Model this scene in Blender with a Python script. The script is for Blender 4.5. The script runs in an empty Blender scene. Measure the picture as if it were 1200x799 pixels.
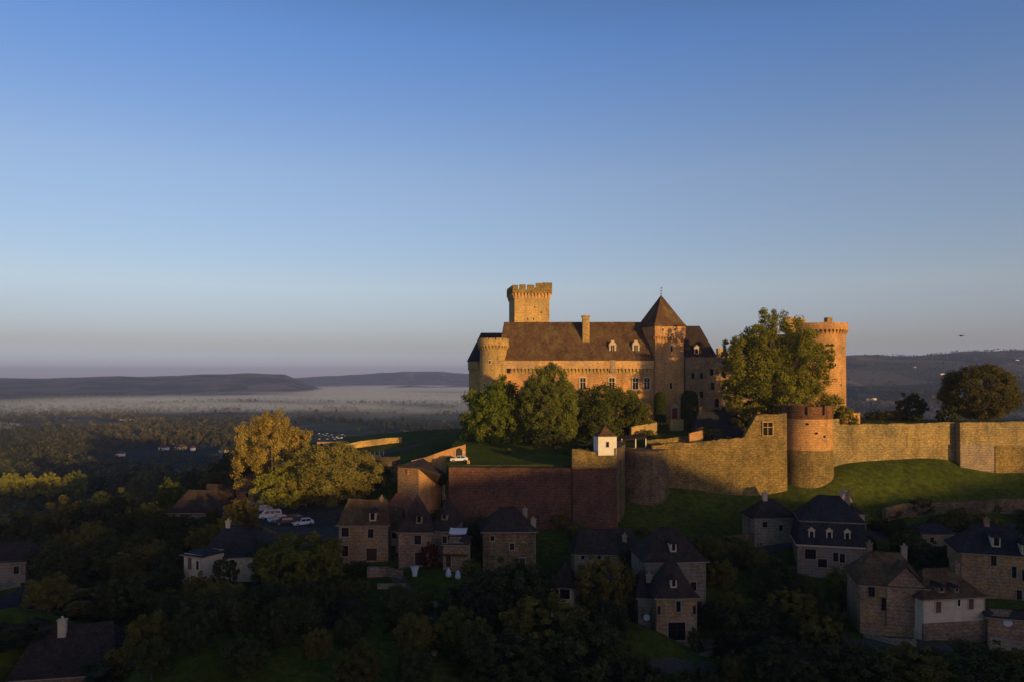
import bpy, math, random
import numpy as np
from math import radians as R, sin, cos, pi, atan2, hypot, sqrt

# ------------------------------------------------------------------ camera, light, exposure
SC = bpy.context.scene
COL = SC.collection
F = 900.0            # focal length in photo pixels (1200 wide)
EYE = 100.0          # height of the camera above the valley floor
cam = bpy.data.objects.new('camera', bpy.data.cameras.new('camera'))
COL.objects.link(cam)
cam.location = (0, 0, EYE); cam.rotation_euler = (R(90), 0, 0)
cam.data.sensor_width = 36; cam.data.lens = 27; cam.data.shift_y = 43.5/1200
cam.data.clip_start = 1; cam.data.clip_end = 60000
SC.camera = cam

SUN_AZ = R(35)       # to the right of straight behind the camera
SUN_EL = R(5.5)
world = bpy.data.worlds.new('World'); SC.world = world; world.use_nodes = True
nt = world.node_tree
sky = nt.nodes.new('ShaderNodeTexSky'); sky.sky_type = 'NISHITA'; sky.sun_disc = False
sky.sun_elevation = SUN_EL
sky.sun_rotation = R(180) - SUN_AZ
sky.altitude = 200; sky.air_density = 1.0; sky.dust_density = 0.3; sky.ozone_density = 5
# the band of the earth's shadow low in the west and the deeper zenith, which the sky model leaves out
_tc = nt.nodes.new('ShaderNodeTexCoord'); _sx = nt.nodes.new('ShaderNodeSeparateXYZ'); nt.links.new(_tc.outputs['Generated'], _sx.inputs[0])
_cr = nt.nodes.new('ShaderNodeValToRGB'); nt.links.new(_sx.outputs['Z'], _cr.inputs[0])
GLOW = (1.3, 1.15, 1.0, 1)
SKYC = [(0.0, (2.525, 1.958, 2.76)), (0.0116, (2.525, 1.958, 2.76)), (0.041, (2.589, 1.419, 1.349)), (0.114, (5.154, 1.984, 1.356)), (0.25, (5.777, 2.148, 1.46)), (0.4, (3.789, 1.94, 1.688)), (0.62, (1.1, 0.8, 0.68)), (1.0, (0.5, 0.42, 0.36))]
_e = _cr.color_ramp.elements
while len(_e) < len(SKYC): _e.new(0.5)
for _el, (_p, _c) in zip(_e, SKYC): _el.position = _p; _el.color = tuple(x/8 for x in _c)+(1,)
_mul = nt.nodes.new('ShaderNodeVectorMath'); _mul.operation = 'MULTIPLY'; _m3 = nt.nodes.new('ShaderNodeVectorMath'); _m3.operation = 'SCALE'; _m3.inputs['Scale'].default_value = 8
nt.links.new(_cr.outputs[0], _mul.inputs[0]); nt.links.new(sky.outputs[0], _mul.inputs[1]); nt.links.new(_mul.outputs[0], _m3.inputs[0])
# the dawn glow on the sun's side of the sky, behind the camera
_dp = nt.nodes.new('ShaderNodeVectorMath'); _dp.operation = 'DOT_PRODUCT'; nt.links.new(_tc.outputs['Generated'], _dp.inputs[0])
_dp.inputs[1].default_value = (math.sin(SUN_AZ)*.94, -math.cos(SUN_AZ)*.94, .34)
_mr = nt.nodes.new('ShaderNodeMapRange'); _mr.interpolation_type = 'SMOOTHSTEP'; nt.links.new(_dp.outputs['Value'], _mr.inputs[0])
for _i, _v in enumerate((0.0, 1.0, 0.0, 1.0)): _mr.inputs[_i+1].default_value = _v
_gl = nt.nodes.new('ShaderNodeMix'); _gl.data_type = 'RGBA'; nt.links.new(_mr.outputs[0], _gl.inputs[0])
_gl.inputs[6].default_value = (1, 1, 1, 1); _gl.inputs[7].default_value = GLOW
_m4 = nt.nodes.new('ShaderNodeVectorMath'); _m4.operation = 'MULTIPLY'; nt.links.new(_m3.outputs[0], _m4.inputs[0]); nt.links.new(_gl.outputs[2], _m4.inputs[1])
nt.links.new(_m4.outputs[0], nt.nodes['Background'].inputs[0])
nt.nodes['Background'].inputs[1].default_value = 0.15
sun = bpy.data.objects.new('sun', bpy.data.lights.new('sun', 'SUN')); COL.objects.link(sun)
sun.data.energy = 4.3; sun.data.angle = R(0.5); sun.data.color = (1.0, 0.62, 0.20)
sun.rotation_euler = (R(90) - SUN_EL, 0, SUN_AZ)   # local +Z points to the sun
SC.view_settings.view_transform = 'Standard'
SC.view_settings.look = 'None'
SC.view_settings.exposure = 0.0
SC.view_settings.gamma = 1.0
try:
    SC.cycles.volume_bounces = 0; SC.cycles.max_bounces = 5; SC.cycles.transparent_max_bounces = 8
except Exception: pass

random.seed(7); rng = np.random.default_rng(11)

def W(px, py, Y):
    return ((px-600)*Y/F, Y, EYE-(py-443)*Y/F)
def S(Y): return Y/F

# ------------------------------------------------------------------ materials
def mat(name, rough=0.9, spec=0.2):
    m = bpy.data.materials.new(name); m.use_nodes = True
    b = m.node_tree.nodes['Principled BSDF']
    b.inputs['Roughness'].default_value = rough
    b.inputs['Specular IOR Level'].default_value = spec
    return m, m.node_tree, b
def N(t, kind, **kw):
    n = t.nodes.new(kind)
    for k, v in kw.items():
        if k.startswith('i_'):
            key = k[2:].replace('_', ' ')
            n.inputs[int(key) if key.isdigit() else key].default_value = v
        else: setattr(n, k, v)
    return n
def ramp(t, fac, stops):
    n = t.nodes.new('ShaderNodeValToRGB'); e = n.color_ramp.elements
    while len(e) < len(stops): e.new(0.5)
    for el, (p, c) in zip(e, stops):
        el.position = p; el.color = (*c, 1) if len(c) == 3 else c
    t.links.new(fac, n.inputs[0]); return n.outputs[0]
def mix(t, fac, a, b, mode='MIX'):
    n = t.nodes.new('ShaderNodeMix'); n.data_type = 'RGBA'; n.blend_type = mode
    for i, v in ((0, fac), (6, a), (7, b)):
        if isinstance(v, (int, float)): n.inputs[i].default_value = v
        elif isinstance(v, tuple): n.inputs[i].default_value = (*v, 1) if len(v) == 3 else v
        else: t.links.new(v, n.inputs[i])
    return n.outputs[2]
def coords(t, scale=(1, 1, 1), geo=False):
    if geo: src = t.nodes.new('ShaderNodeNewGeometry').outputs['Position']
    else: src = t.nodes.new('ShaderNodeTexCoord').outputs['Object']
    mp = t.nodes.new('ShaderNodeMapping'); mp.inputs['Scale'].default_value = scale
    t.links.new(src, mp.inputs['Vector']); return mp.outputs[0]
def noise(t, vec, sc, det=4, rough=0.6):
    n = t.nodes.new('ShaderNodeTexNoise'); n.inputs['Scale'].default_value = sc
    n.inputs['Detail'].default_value = det; n.inputs['Roughness'].default_value = rough
    t.links.new(vec, n.inputs['Vector']); return n.outputs['Fac']

def stone(name, c1, c2, c3, size=0.55, stain=0.55, bump=0.25, mortar=0.7, moss=None, mossamt=0.0, patch=None):
    """coursed rubble: cell colours, mortar joints, blotches and vertical run-off streaks"""
    m, t, b = mat(name, 0.95, 0.1)
    v = coords(t, (1/size, 1/size, 1.9/size), geo=True)
    vo = t.nodes.new('ShaderNodeTexVoronoi'); vo.inputs['Scale'].default_value = 1
    t.links.new(v, vo.inputs['Vector'])
    ed = t.nodes.new('ShaderNodeTexVoronoi'); ed.feature = 'DISTANCE_TO_EDGE'; ed.inputs['Scale'].default_value = 1
    t.links.new(v, ed.inputs['Vector'])
    sep = t.nodes.new('ShaderNodeSeparateColor'); t.links.new(vo.outputs['Color'], sep.inputs[0])
    base = mix(t, .35, ramp(t, sep.outputs[0], [(0.0, c1), (0.45, c2), (1.0, c3)]), c2)
    g = coords(t, geo=True)
    big = noise(t, g, 0.16, 5, 0.65)
    blot = ramp(t, big, [(0.38, (0.0,)*3), (0.60, (1,)*3)])
    base = mix(t, blot, base, mix(t, 1.0, base, tuple(x*1.6 for x in (1, 0.90, 0.74)), 'MULTIPLY'))
    st = noise(t, coords(t, (0.5, 0.5, 0.09), geo=True), 1.0, 4, 0.6)
    sf = ramp(t, st, [(0.5, (0, 0, 0)), (0.72, (stain,)*3)])
    base = mix(t, sf, base, tuple(x*0.35 for x in c2))
    fine = noise(t, g, 2.2, 4, 0.7)
    base = mix(t, 0.75, base, ramp(t, fine, [(0.25, (0.5,)*3), (0.75, (1.4,)*3)]), 'MULTIPLY')
    ef = ramp(t, ed.outputs['Distance'], [(0.0, (mortar,)*3), (0.07, (0, 0, 0))])
    base = mix(t, ef, base, tuple(x*0.55 for x in c1))
    if moss:
        mn = noise(t, g, 0.45, 5, 0.7)
        mf = ramp(t, mn, [(0.62-mossamt*0.25, (0, 0, 0)), (0.72-mossamt*0.25, (mossamt,)*3)])
        base = mix(t, mf, base, moss)
    hv = t.nodes.new('ShaderNodeTexVoronoi'); hv.inputs['Scale'].default_value = 1
    t.links.new(coords(t, (.33, .33, .42), geo=True), hv.inputs['Vector'])
    base = mix(t, ramp(t, hv.outputs['Distance'], [(0.05, (.85,)*3), (0.075, (0,)*3)]), base, tuple(x*.2 for x in c1))
    if patch:
        pn = noise(t, coords(t, (.5, .5, .5), geo=True), .8, 5, .55)
        base = mix(t, ramp(t, pn, [(patch[1], (0,)*3), (patch[1]+.03, (1,)*3)]), base, mix(t, .6, patch[0], ramp(t, fine, [(.3, (.6,)*3), (.7, (1.3,)*3)]), 'MULTIPLY'))
    rw_ = t.nodes.new('ShaderNodeTexWave'); rw_.bands_direction = 'Z'; rw_.inputs['Scale'].default_value = .55; rw_.inputs['Distortion'].default_value = 1.5; rw_.inputs['Detail'].default_value = 3
    t.links.new(g, rw_.inputs['Vector'])
    base = mix(t, .45, base, ramp(t, rw_.outputs['Fac'], [(0.0, (.6,)*3), (0.3, (1.05,)*3), (1, (1.1,)*3)]), 'MULTIPLY')
    t.links.new(base, b.inputs['Base Color'])
    bp = t.nodes.new('ShaderNodeBump'); bp.inputs['Strength'].default_value = bump; bp.inputs['Distance'].default_value = 0.25
    hh = mix(t, 0.5, ramp(t, ed.outputs['Distance'], [(0, (0,)*3), (0.15, (1,)*3)]), fine)
    t.links.new(hh, bp.inputs['Height']); t.links.new(bp.outputs[0], b.inputs['Normal'])
    return m
def roofmat(name, c1, c2, lichen=None, lam=0.3, row=3.2):
    m, t, b = mat(name, 0.9, 0.15)
    g = coords(t, geo=True)
    n1 = noise(t, g, 0.22, 6, 0.7); n2 = noise(t, g, 2.6, 3, 0.8)
    base = ramp(t, n1, [(0.3, c1), (0.7, c2)])
    base = mix(t, 0.8, base, ramp(t, n2, [(0.3, (0.4,)*3), (0.7, (1.6,)*3)]), 'MULTIPLY')
    st = noise(t, coords(t, (1.1, 1.1, 0.12), geo=True), 1.0, 4, 0.7)
    base = mix(t, ramp(t, st, [(0.5, (0,)*3), (0.7, (0.6,)*3)]), base, tuple(x*0.45 for x in c1))
    if lichen:
        n3 = noise(t, coords(t, (1, 1, .45), geo=True), 0.4, 6, 0.8)
        base = mix(t, ramp(t, n3, [(0.47, (0,)*3), (0.62, (lam,)*3)]), base, lichen)
    t.links.new(base, b.inputs['Base Color'])
    wv = t.nodes.new('ShaderNodeTexWave'); wv.wave_type = 'BANDS'; wv.bands_direction = 'Z'
    wv.inputs['Scale'].default_value = row*0.3; wv.inputs['Distortion'].default_value = 0.6
    t.links.new(g, wv.inputs['Vector'])
    bp = t.nodes.new('ShaderNodeBump'); bp.inputs['Strength'].default_value = 0.35; bp.inputs['Distance'].default_value = 0.12
    t.links.new(mix(t, 0.6, wv.outputs['Fac'], n2), bp.inputs['Height']); t.links.new(bp.outputs[0], b.inputs['Normal'])
    return m
def plain(name, c, rough=0.8, spec=0.2, var=0.3, sc=1.5, metal=0.0):
    m, t, b = mat(name, rough, spec)
    g = coords(t, geo=True); n = noise(t, g, sc, 4, 0.7)
    t.links.new(mix(t, 1.0, c, ramp(t, n, [(0.3, (1-var,)*3), (0.7, (1+var,)*3)]), 'MULTIPLY'), b.inputs['Base Color'])
    b.inputs['Metallic'].default_value = metal
    return m
def leafmat(name, c1, c2, trans=0.3):
    m, t, b = mat(name, 0.75, 0.15)
    at = t.nodes.new('ShaderNodeAttribute'); at.attribute_name = 'tint'
    oi = t.nodes.new('ShaderNodeObjectInfo')
    base = ramp(t, at.outputs['Fac'], [(0.0, c1), (1.0, c2)])
    base = mix(t, 1.0, base, ramp(t, oi.outputs['Random'], [(0.0, (0.65, 0.72, 0.75)), (1.0, (1.3, 1.22, 1.05))]), 'MULTIPLY')
    t.links.new(base, b.inputs['Base Color'])
    tr = t.nodes.new('ShaderNodeBsdfTranslucent'); t.links.new(base, tr.inputs['Color'])
    mx = t.nodes.new('ShaderNodeMixShader'); mx.inputs[0].default_value = trans
    t.links.new(b.outputs[0], mx.inputs[1]); t.links.new(tr.outputs[0], mx.inputs[2])
    t.links.new(mx.outputs[0], t.nodes['Material Output'].inputs['Surface'])
    return m

M = {}
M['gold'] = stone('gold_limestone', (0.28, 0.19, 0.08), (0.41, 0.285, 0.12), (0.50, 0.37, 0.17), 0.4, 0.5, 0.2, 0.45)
M['orange'] = stone('orange_stone', (0.34, 0.185, 0.08), (0.45, 0.255, 0.11), (0.50, 0.33, 0.155), 0.4, 0.45, 0.2, 0.45)
M['smooth'] = stone('dressed_stone', (0.42, 0.26, 0.12), (0.49, 0.31, 0.15), (0.53, 0.36, 0.19), 0.8, 0.4, 0.1, 0.3)
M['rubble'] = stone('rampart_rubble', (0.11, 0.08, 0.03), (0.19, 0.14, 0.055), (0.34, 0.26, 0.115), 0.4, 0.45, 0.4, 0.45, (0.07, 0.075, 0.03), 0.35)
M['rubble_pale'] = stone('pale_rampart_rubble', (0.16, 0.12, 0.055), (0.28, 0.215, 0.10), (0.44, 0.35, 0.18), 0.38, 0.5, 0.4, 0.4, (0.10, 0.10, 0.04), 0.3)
M['brick'] = stone('old_brick', (0.11, 0.052, 0.03), (0.16, 0.08, 0.042), (0.24, 0.14, 0.075), 0.35, 0.6)
M['bastion'] = stone('red_sandstone', (0.075, 0.042, 0.032), (0.105, 0.055, 0.04), (0.15, 0.085, 0.058), 0.4, 0.35, 0.3, 0.4)
M['grey'] = stone('grey_stone', (0.16, 0.13, 0.10), (0.26, 0.21, 0.16), (0.34, 0.28, 0.20), 0.35, 0.5, 0.25, 0.45)
M['village'] = stone('village_sandstone', (0.15, 0.10, 0.07), (0.22, 0.15, 0.11), (0.33, 0.25, 0.18), 0.35, 0.35, 0.25, 0.45, patch=((0.30, 0.25, 0.19), .62))
M['village_warm'] = stone('village_ochre_stone', (0.17, 0.11, 0.06), (0.26, 0.18, 0.10), (0.36, 0.27, 0.17), 0.3, 0.4, 0.3, 0.5, patch=((0.30, 0.24, 0.17), .55))
M['village_grey'] = stone('village_patched_stone', (0.12, 0.10, 0.08), (0.19, 0.16, 0.12), (0.28, 0.24, 0.18), 0.42, 0.5, 0.3, 0.5, patch=((0.26, 0.22, 0.17), .48))
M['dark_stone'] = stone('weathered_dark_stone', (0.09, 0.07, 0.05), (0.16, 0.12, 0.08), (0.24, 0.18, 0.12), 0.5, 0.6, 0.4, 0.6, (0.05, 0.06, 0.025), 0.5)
M['trim'] = plain('pale_trim_stone', (0.60, 0.47, 0.32), 0.9, 0.1, 0.2, 3)
M['trim_dull'] = plain('dull_trim_stone', (0.34, 0.28, 0.20), 0.9, 0.1, 0.2, 3)
M['render'] = plain('cream_render', (0.60, 0.49, 0.35), 0.95, 0.1, 0.18, 0.9)
M['white'] = plain('white_lime', (0.78, 0.72, 0.62), 0.9, 0.1, 0.1, 1.2)
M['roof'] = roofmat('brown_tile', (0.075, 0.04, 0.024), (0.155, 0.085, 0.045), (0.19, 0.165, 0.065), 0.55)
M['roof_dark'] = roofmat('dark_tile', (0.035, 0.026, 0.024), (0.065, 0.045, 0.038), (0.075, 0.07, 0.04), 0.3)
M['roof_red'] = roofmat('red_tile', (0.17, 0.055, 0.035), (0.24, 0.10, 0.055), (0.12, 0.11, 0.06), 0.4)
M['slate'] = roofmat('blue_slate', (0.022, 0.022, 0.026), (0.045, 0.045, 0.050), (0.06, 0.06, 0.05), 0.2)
M['wood'] = plain('dark_wood', (0.06, 0.035, 0.02), 0.8, 0.2, 0.3, 4)
M['bark'] = plain('tree_bark', (0.10, 0.075, 0.05), 0.95, 0.1, 0.35, 3)
M['bark_pale'] = plain('pale_bark', (0.24, 0.19, 0.13), 0.95, 0.1, 0.3, 2)
M['shutter'] = plain('brown_shutter', (0.14, 0.07, 0.04), 0.7, 0.3, 0.15, 5)
M['red'] = plain('red_paint', (0.28, 0.03, 0.02), 0.6, 0.3, 0.15, 5)
M['iron'] = plain('dark_iron', (0.04, 0.04, 0.045), 0.5, 0.4, 0.2, 5)
M['canvas'] = plain('white_canvas', (0.6, 0.6, 0.62), 0.9, 0.1, 0.06, 1)
M['gravel'] = plain('pale_gravel', (0.09, 0.08, 0.065), 0.95, 0.1, 0.3, 2.2)
M['asphalt'] = plain('worn_asphalt', (0.075, 0.07, 0.068), 0.92, 0.15, 0.3, 0.9)
M['tyre'] = plain('tyre_rubber', (0.02, 0.02, 0.02), 0.9, 0.1)
M['rim'] = plain('alloy_rim', (0.45, 0.45, 0.47), 0.35, 0.5, 0.05, 2, 0.8)
M['lamp'] = plain('headlight_glass', (0.7, 0.72, 0.75), 0.15, 0.6, 0.05)
for k, c in (('car_silver', (0.42, 0.46, 0.50)), ('car_white', (0.75, 0.76, 0.78)), ('car_dark', (0.035, 0.04, 0.05)), ('car_blue', (0.24, 0.31, 0.40))):
    M[k] = plain(k, c, 0.28, 0.5, 0.04, 0.8); M[k].node_tree.nodes['Principled BSDF'].inputs['Coat Weight'].default_value = 0.5
M['car_dark'].node_tree.nodes['Principled BSDF'].inputs['Coat Weight'].default_value = 0; M['car_dark'].node_tree.nodes['Principled BSDF'].inputs['Roughness'].default_value = .5
gm, gt, gb = mat('dark_window_glass', 0.12, 0.5); gb.inputs['Base Color'].default_value = (0.015, 0.015, 0.018, 1); M['glass'] = gm
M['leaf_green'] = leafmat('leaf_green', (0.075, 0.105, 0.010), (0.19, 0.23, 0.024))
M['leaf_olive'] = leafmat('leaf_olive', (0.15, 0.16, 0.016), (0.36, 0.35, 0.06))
M['leaf_gold'] = leafmat('leaf_gold', (0.26, 0.20, 0.04), (0.52, 0.41, 0.095))
M['leaf_amber'] = leafmat('leaf_amber', (0.29, 0.20, 0.04), (0.54, 0.41, 0.095))
M['leaf_brown'] = leafmat('leaf_brown', (0.10, 0.085, 0.018), (0.20, 0.165, 0.035))
M['leaf_mid'] = leafmat('leaf_mid', (0.06, 0.075, 0.012), (0.15, 0.165, 0.025))
M['leaf_hedge'] = leafmat('leaf_hedge', (0.03, 0.05, 0.008), (0.065, 0.09, 0.015), .15)
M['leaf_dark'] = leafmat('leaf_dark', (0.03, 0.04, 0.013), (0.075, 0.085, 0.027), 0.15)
M['leaf_plane'] = leafmat('leaf_plane', (0.12, 0.13, 0.012), (0.28, 0.27, 0.035))
M['leaf_red'] = leafmat('leaf_red', (0.10, 0.015, 0.01), (0.18, 0.04, 0.02))
M['leaf_lime'] = leafmat('leaf_lime', (0.10, 0.11, 0.012), (0.20, 0.19, 0.03))

# ------------------------------------------------------------------ mesh helpers
class MB:
    def __init__(s): s.v = []; s.f = []; s.mi = []
    def add(s, vs, fs, m=0):
        o = len(s.v); s.v += [tuple(map(float, p)) for p in vs]
        s.f += [tuple(i+o for i in f) for f in fs]; s.mi += [m]*len(fs); return s
    def box(s, x0, x1, y0, y1, z0, z1, m=0, rz=0, c=(0, 0)):
        vs = [(x, y, z) for z in (z0, z1) for x, y in ((x0, y0), (x1, y0), (x1, y1), (x0, y1))]
        if rz: vs = [(c[0]+(x-c[0])*cos(rz)-(y-c[1])*sin(rz), c[1]+(x-c[0])*sin(rz)+(y-c[1])*cos(rz), z) for x, y, z in vs]
        return s.add(vs, [(3, 2, 1, 0), (4, 5, 6, 7), (0, 1, 5, 4), (1, 2, 6, 5), (2, 3, 7, 6), (3, 0, 4, 7)], m)
    def prism(s, poly, z0, z1, m=0, top=None):
        n = len(poly); top = top or poly
        vs = [(x, y, z0) for x, y in poly]+[(x, y, z1) for x, y in top]
        return s.add(vs, [tuple(range(n-1, -1, -1)), tuple(range(n, 2*n))]+[(i, (i+1) % n, n+(i+1) % n, n+i) for i in range(n)], m)
    def cyl(s, cx, cy, r0, z0, z1, r1=None, n=32, m=0):
        r1 = r0 if r1 is None else r1
        a = [2*pi*i/n for i in range(n)]
        if r1 < 1e-4:
            vs = [(cx+r0*cos(t), cy+r0*sin(t), z0) for t in a]+[(cx, cy, z1)]
            return s.add(vs, [tuple(range(n-1, -1, -1))]+[(i, (i+1) % n, n) for i in range(n)], m)
        return s.prism([(cx+r0*cos(t), cy+r0*sin(t)) for t in a], z0, z1, m, [(cx+r1*cos(t), cy+r1*sin(t)) for t in a])
    def ringseg(s, cx, cy, ri, ro, a0, a1, z0, z1, n=4, m=0):
        vs = []
        for i in range(n+1):
            t = a0+(a1-a0)*i/n
            for r in (ri, ro):
                for z in (z0, z1): vs.append((cx+r*cos(t), cy+r*sin(t), z))
        fs = []
        for i in range(n):
            a, b = 4*i, 4*i+4
            fs += [(a, b, b+1, a+1), (a+2, a+3, b+3, b+2), (a, a+2, b+2, b), (a+1, b+1, b+3, a+3)]
        e = 4*n; fs += [(0, 1, 3, 2), (e, e+2, e+3, e+1)]
        return s.add(vs, fs, m)
    def tube(s, pts, rs, n=7, m=0):
        pts = [np.array(p, float) for p in pts]; o = []; fs = []
        for i, p in enumerate(pts):
            d = pts[min(i+1, len(pts)-1)]-pts[max(i-1, 0)]; d /= (np.linalg.norm(d)+1e-9)
            u = np.cross(d, (0, 0, 1) if abs(d[2]) < 0.9 else (1, 0, 0)); u /= np.linalg.norm(u); w = np.cross(d, u)
            for k in range(n):
                t = 2*pi*k/n; o.append(tuple(p+rs[i]*(u*cos(t)+w*sin(t))))
        for i in range(len(pts)-1):
            for k in range(n):
                a, b = i*n+k, i*n+(k+1) % n; fs.append((a, b, b+n, a+n))
        fs += [tuple(range(n-1, -1, -1)), tuple(range((len(pts)-1)*n, len(pts)*n))]
        return s.add(o, fs, m)
    def build(s, name, mats, parent=None, world=False, smooth=False):
        if not isinstance(mats, (list, tuple)): mats = [mats]
        me = bpy.data.meshes.new(name)
        off = (0, 0, 0)
        if world and parent is not None:
            p = parent; o = np.zeros(3)
            while p is not None: o += np.array(p.location); p = p.parent
            off = tuple(o)
        me.from_pydata([(x-off[0], y-off[1], z-off[2]) for x, y, z in s.v], [], s.f)
        for m in mats: me.materials.append(M[m] if isinstance(m, str) else m)
        if len(mats) > 1: me.polygons.foreach_set('material_index', s.mi)
        if smooth: me.polygons.foreach_set('use_smooth', [True]*len(s.f))
        me.update()
        o = bpy.data.objects.new(name, me); COL.objects.link(o)
        if parent is not None: o.parent = parent
        return o
def tag(o, label=None, cat=None, group=None, kind=None):
    if label: o['label'] = label
    if cat: o['category'] = cat
    if group: o['group'] = group
    if kind: o['kind'] = kind
    return o
def thing(name, label, cat, loc, rz=0, group=None):
    o = bpy.data.objects.new(name, None); COL.objects.link(o); o.empty_display_size = 0.5
    o.location = loc; o.rotation_euler = (0, 0, rz)
    return tag(o, label, cat, group)
def copy_tree(o, parent=None):
    c = o.copy(); COL.objects.link(c); c.parent = parent
    for ch in list(o.children): copy_tree(ch, c)
    return c

# ------------------------------------------------------------------ terrain height
_cp = [W(600, 799, 98), W(450, 700, 125), W(430, 657, 140), W(490, 662, 138), W(530, 668, 136), W(800, 757, 118), W(828, 716, 125),
       W(1120, 748, 112), W(1010, 742, 115), W(1190, 765, 110), W(940, 668, 150), W(890, 628, 165), W(1050, 612, 172), W(1000, 588, 178), W(1190, 577, 182),
       W(1180, 612, 172), W(1180, 700, 128), W(640, 620, 163), W(540, 618, 163), W(725, 622, 163), W(800, 602, 177), W(800, 577, 183.5), W(900, 580, 184),
       W(1000, 545, 190), W(1100, 541, 191), W(1190, 552, 190), W(1350, 552, 190),
       W(360, 600, 168), W(300, 600, 168), W(335, 622, 151), W(400, 615, 158), W(150, 700, 140), W(60, 799, 105),
       (-130, 150, 50), (-130, 250, 42), (-200, 360, 33), (-350, 500, 26), (-100, 200, 55), (-62, 190, 70), (-75, 235, 70), (-70, 262, 75.5), (-85, 300, 73),
       (-75, 345, 62), (-48, 232, 78.5), (-34, 245, 80.5), (-18, 262, 82.5), (-30, 200, 76), (0, 200, 74), (60, 210, 76), (110, 215, 80), (150, 215, 82),
       (0, 330, 70), (100, 340, 66), (200, 330, 60), (0, 450, 42), (200, 450, 38), (-150, 450, 36), (0, 620, 20), (300, 300, 60),
       W(268, 682, 135), W(226, 686, 131), W(296, 682, 136), W(205, 690, 133), (-52, 165, 70.6), (-40, 165, 70.7), (-34, 156, 70.5), (-44, 156, 70.6), (-48, 148, 68.5), (-36, 149, 69.5), W(230, 616, 178), W(262, 618, 176), W(198, 620, 174), W(283, 593, 192), W(256, 601, 188), W(4, 688, 152), W(28, 688, 150), W(0, 760, 118),
       W(700, 799, 104), W(800, 799, 105), W(900, 799, 104), W(1020, 799, 102), W(1150, 799, 101), W(1250, 790, 104), W(70, 830, 104), W(128, 825, 102), W(597, 678, 143), W(659, 727, 125), W(713, 672, 141), W(793, 753, 117), W(1046, 741, 117), W(1175, 702, 131), W(1100, 640, 158), W(976, 668, 150), W(910, 632, 160), W(160, 760, 118), W(100, 720, 128),
       (0, -60, 46), (150, 0, 50), (-150, 0, 44), (250, 100, 60), (250, 200, 74), (-300, 250, 30), (0, 40, 50), (-300, 0, 35), (-500, 300, 20)]
_P = np.array([(x, y) for x, y, z in _cp]); _Z = np.array([z for x, y, z in _cp])
def _phi(d2): return np.sqrt(d2+12.0**2)
_A = _phi(((_P[:, None]-_P[None])**2).sum(-1)); _n = len(_P)
_K = np.zeros((_n+1, _n+1)); _K[:_n, :_n] = _A; _K[:_n, _n] = 1; _K[_n, :_n] = 1
_w = np.linalg.solve(_K, np.append(_Z, 0))
def sst(a, b, x):
    t = np.clip((x-a)/(b-a), 0, 1); return t*t*(3-2*t)
def wob(x, y, s, seed=0.0):
    """cheap smooth pseudo noise about -1..1"""
    v = 0; a = 1.0; tot = 0
    for k in range(5):
        v = v+a*np.sin(x/s*(1+0.13*k)+1.7*k+seed+1.3*np.sin(y/s*0.9+k+seed))*np.cos(y/s*(1.07-0.05*k)-0.9*k+seed*2+1.1*np.sin(x/s*0.8-k))
        tot += a; a *= 0.5; s = s/2.1
    return v/tot*1.6
CU = np.array([(-900, 118), (0, 120.0), (65, 121.5), (100, 124.8), (126, 127.3), (136, 124.5), (147, 118.5), (160, 111.5), (175, 112.5), (190, 114.5), (215, 116), (900, 118)], float)
sA, cA = sin(SUN_AZ), cos(SUN_AZ)
def interp_poly(px_pts, q):
    p = np.array(px_pts, float); return np.interp(q, p[:, 0], p[:, 1])
def ridge(X, Y, dist, wid, prof, near=0.35):
    """a hill range across the view at a given distance; prof = (photo x, photo y of its crest)"""
    px = X/np.maximum(Y, 1)*F+600; top = EYE-(interp_poly(prof, px)-443)*dist/F
    lo = np.exp(-((dist-Y)/(wid*near*2))**2); hi = np.exp(-((Y-dist)/wid)**2)
    return np.maximum(top, 0)*np.where(Y < dist, lo, hi)
HILL_R = [(-400, 470), (500, 470), (900, 440), (985, 419), (1040, 418), (1080, 416), (1130, 412), (1200, 410.5), (1400, 404), (1900, 408), (2400, 430)]
HILL_L = [(-1200, 446), (-400, 441), (0, 442.5), (60, 443.5), (125, 440.5), (190, 441), (250, 438.5), (300, 437), (335, 439), (352, 447), (380, 458), (405, 480), (480, 540), (2400, 540)]
HILL_C = [(-1200, 450), (300, 446), (370, 441), (400, 440), (430, 437.5), (470, 435.5), (520, 435), (540, 437.5), (600, 439), (900, 436), (1000, 419), (1500, 418), (2400, 430)]
HILL_M = [(-1200, 600), (380, 600), (395, 462), (430, 459), (455, 453), (480, 451.5), (515, 453), (560, 448.5), (620, 450), (800, 455), (980, 470), (1000, 600), (2400, 600)]
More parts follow.
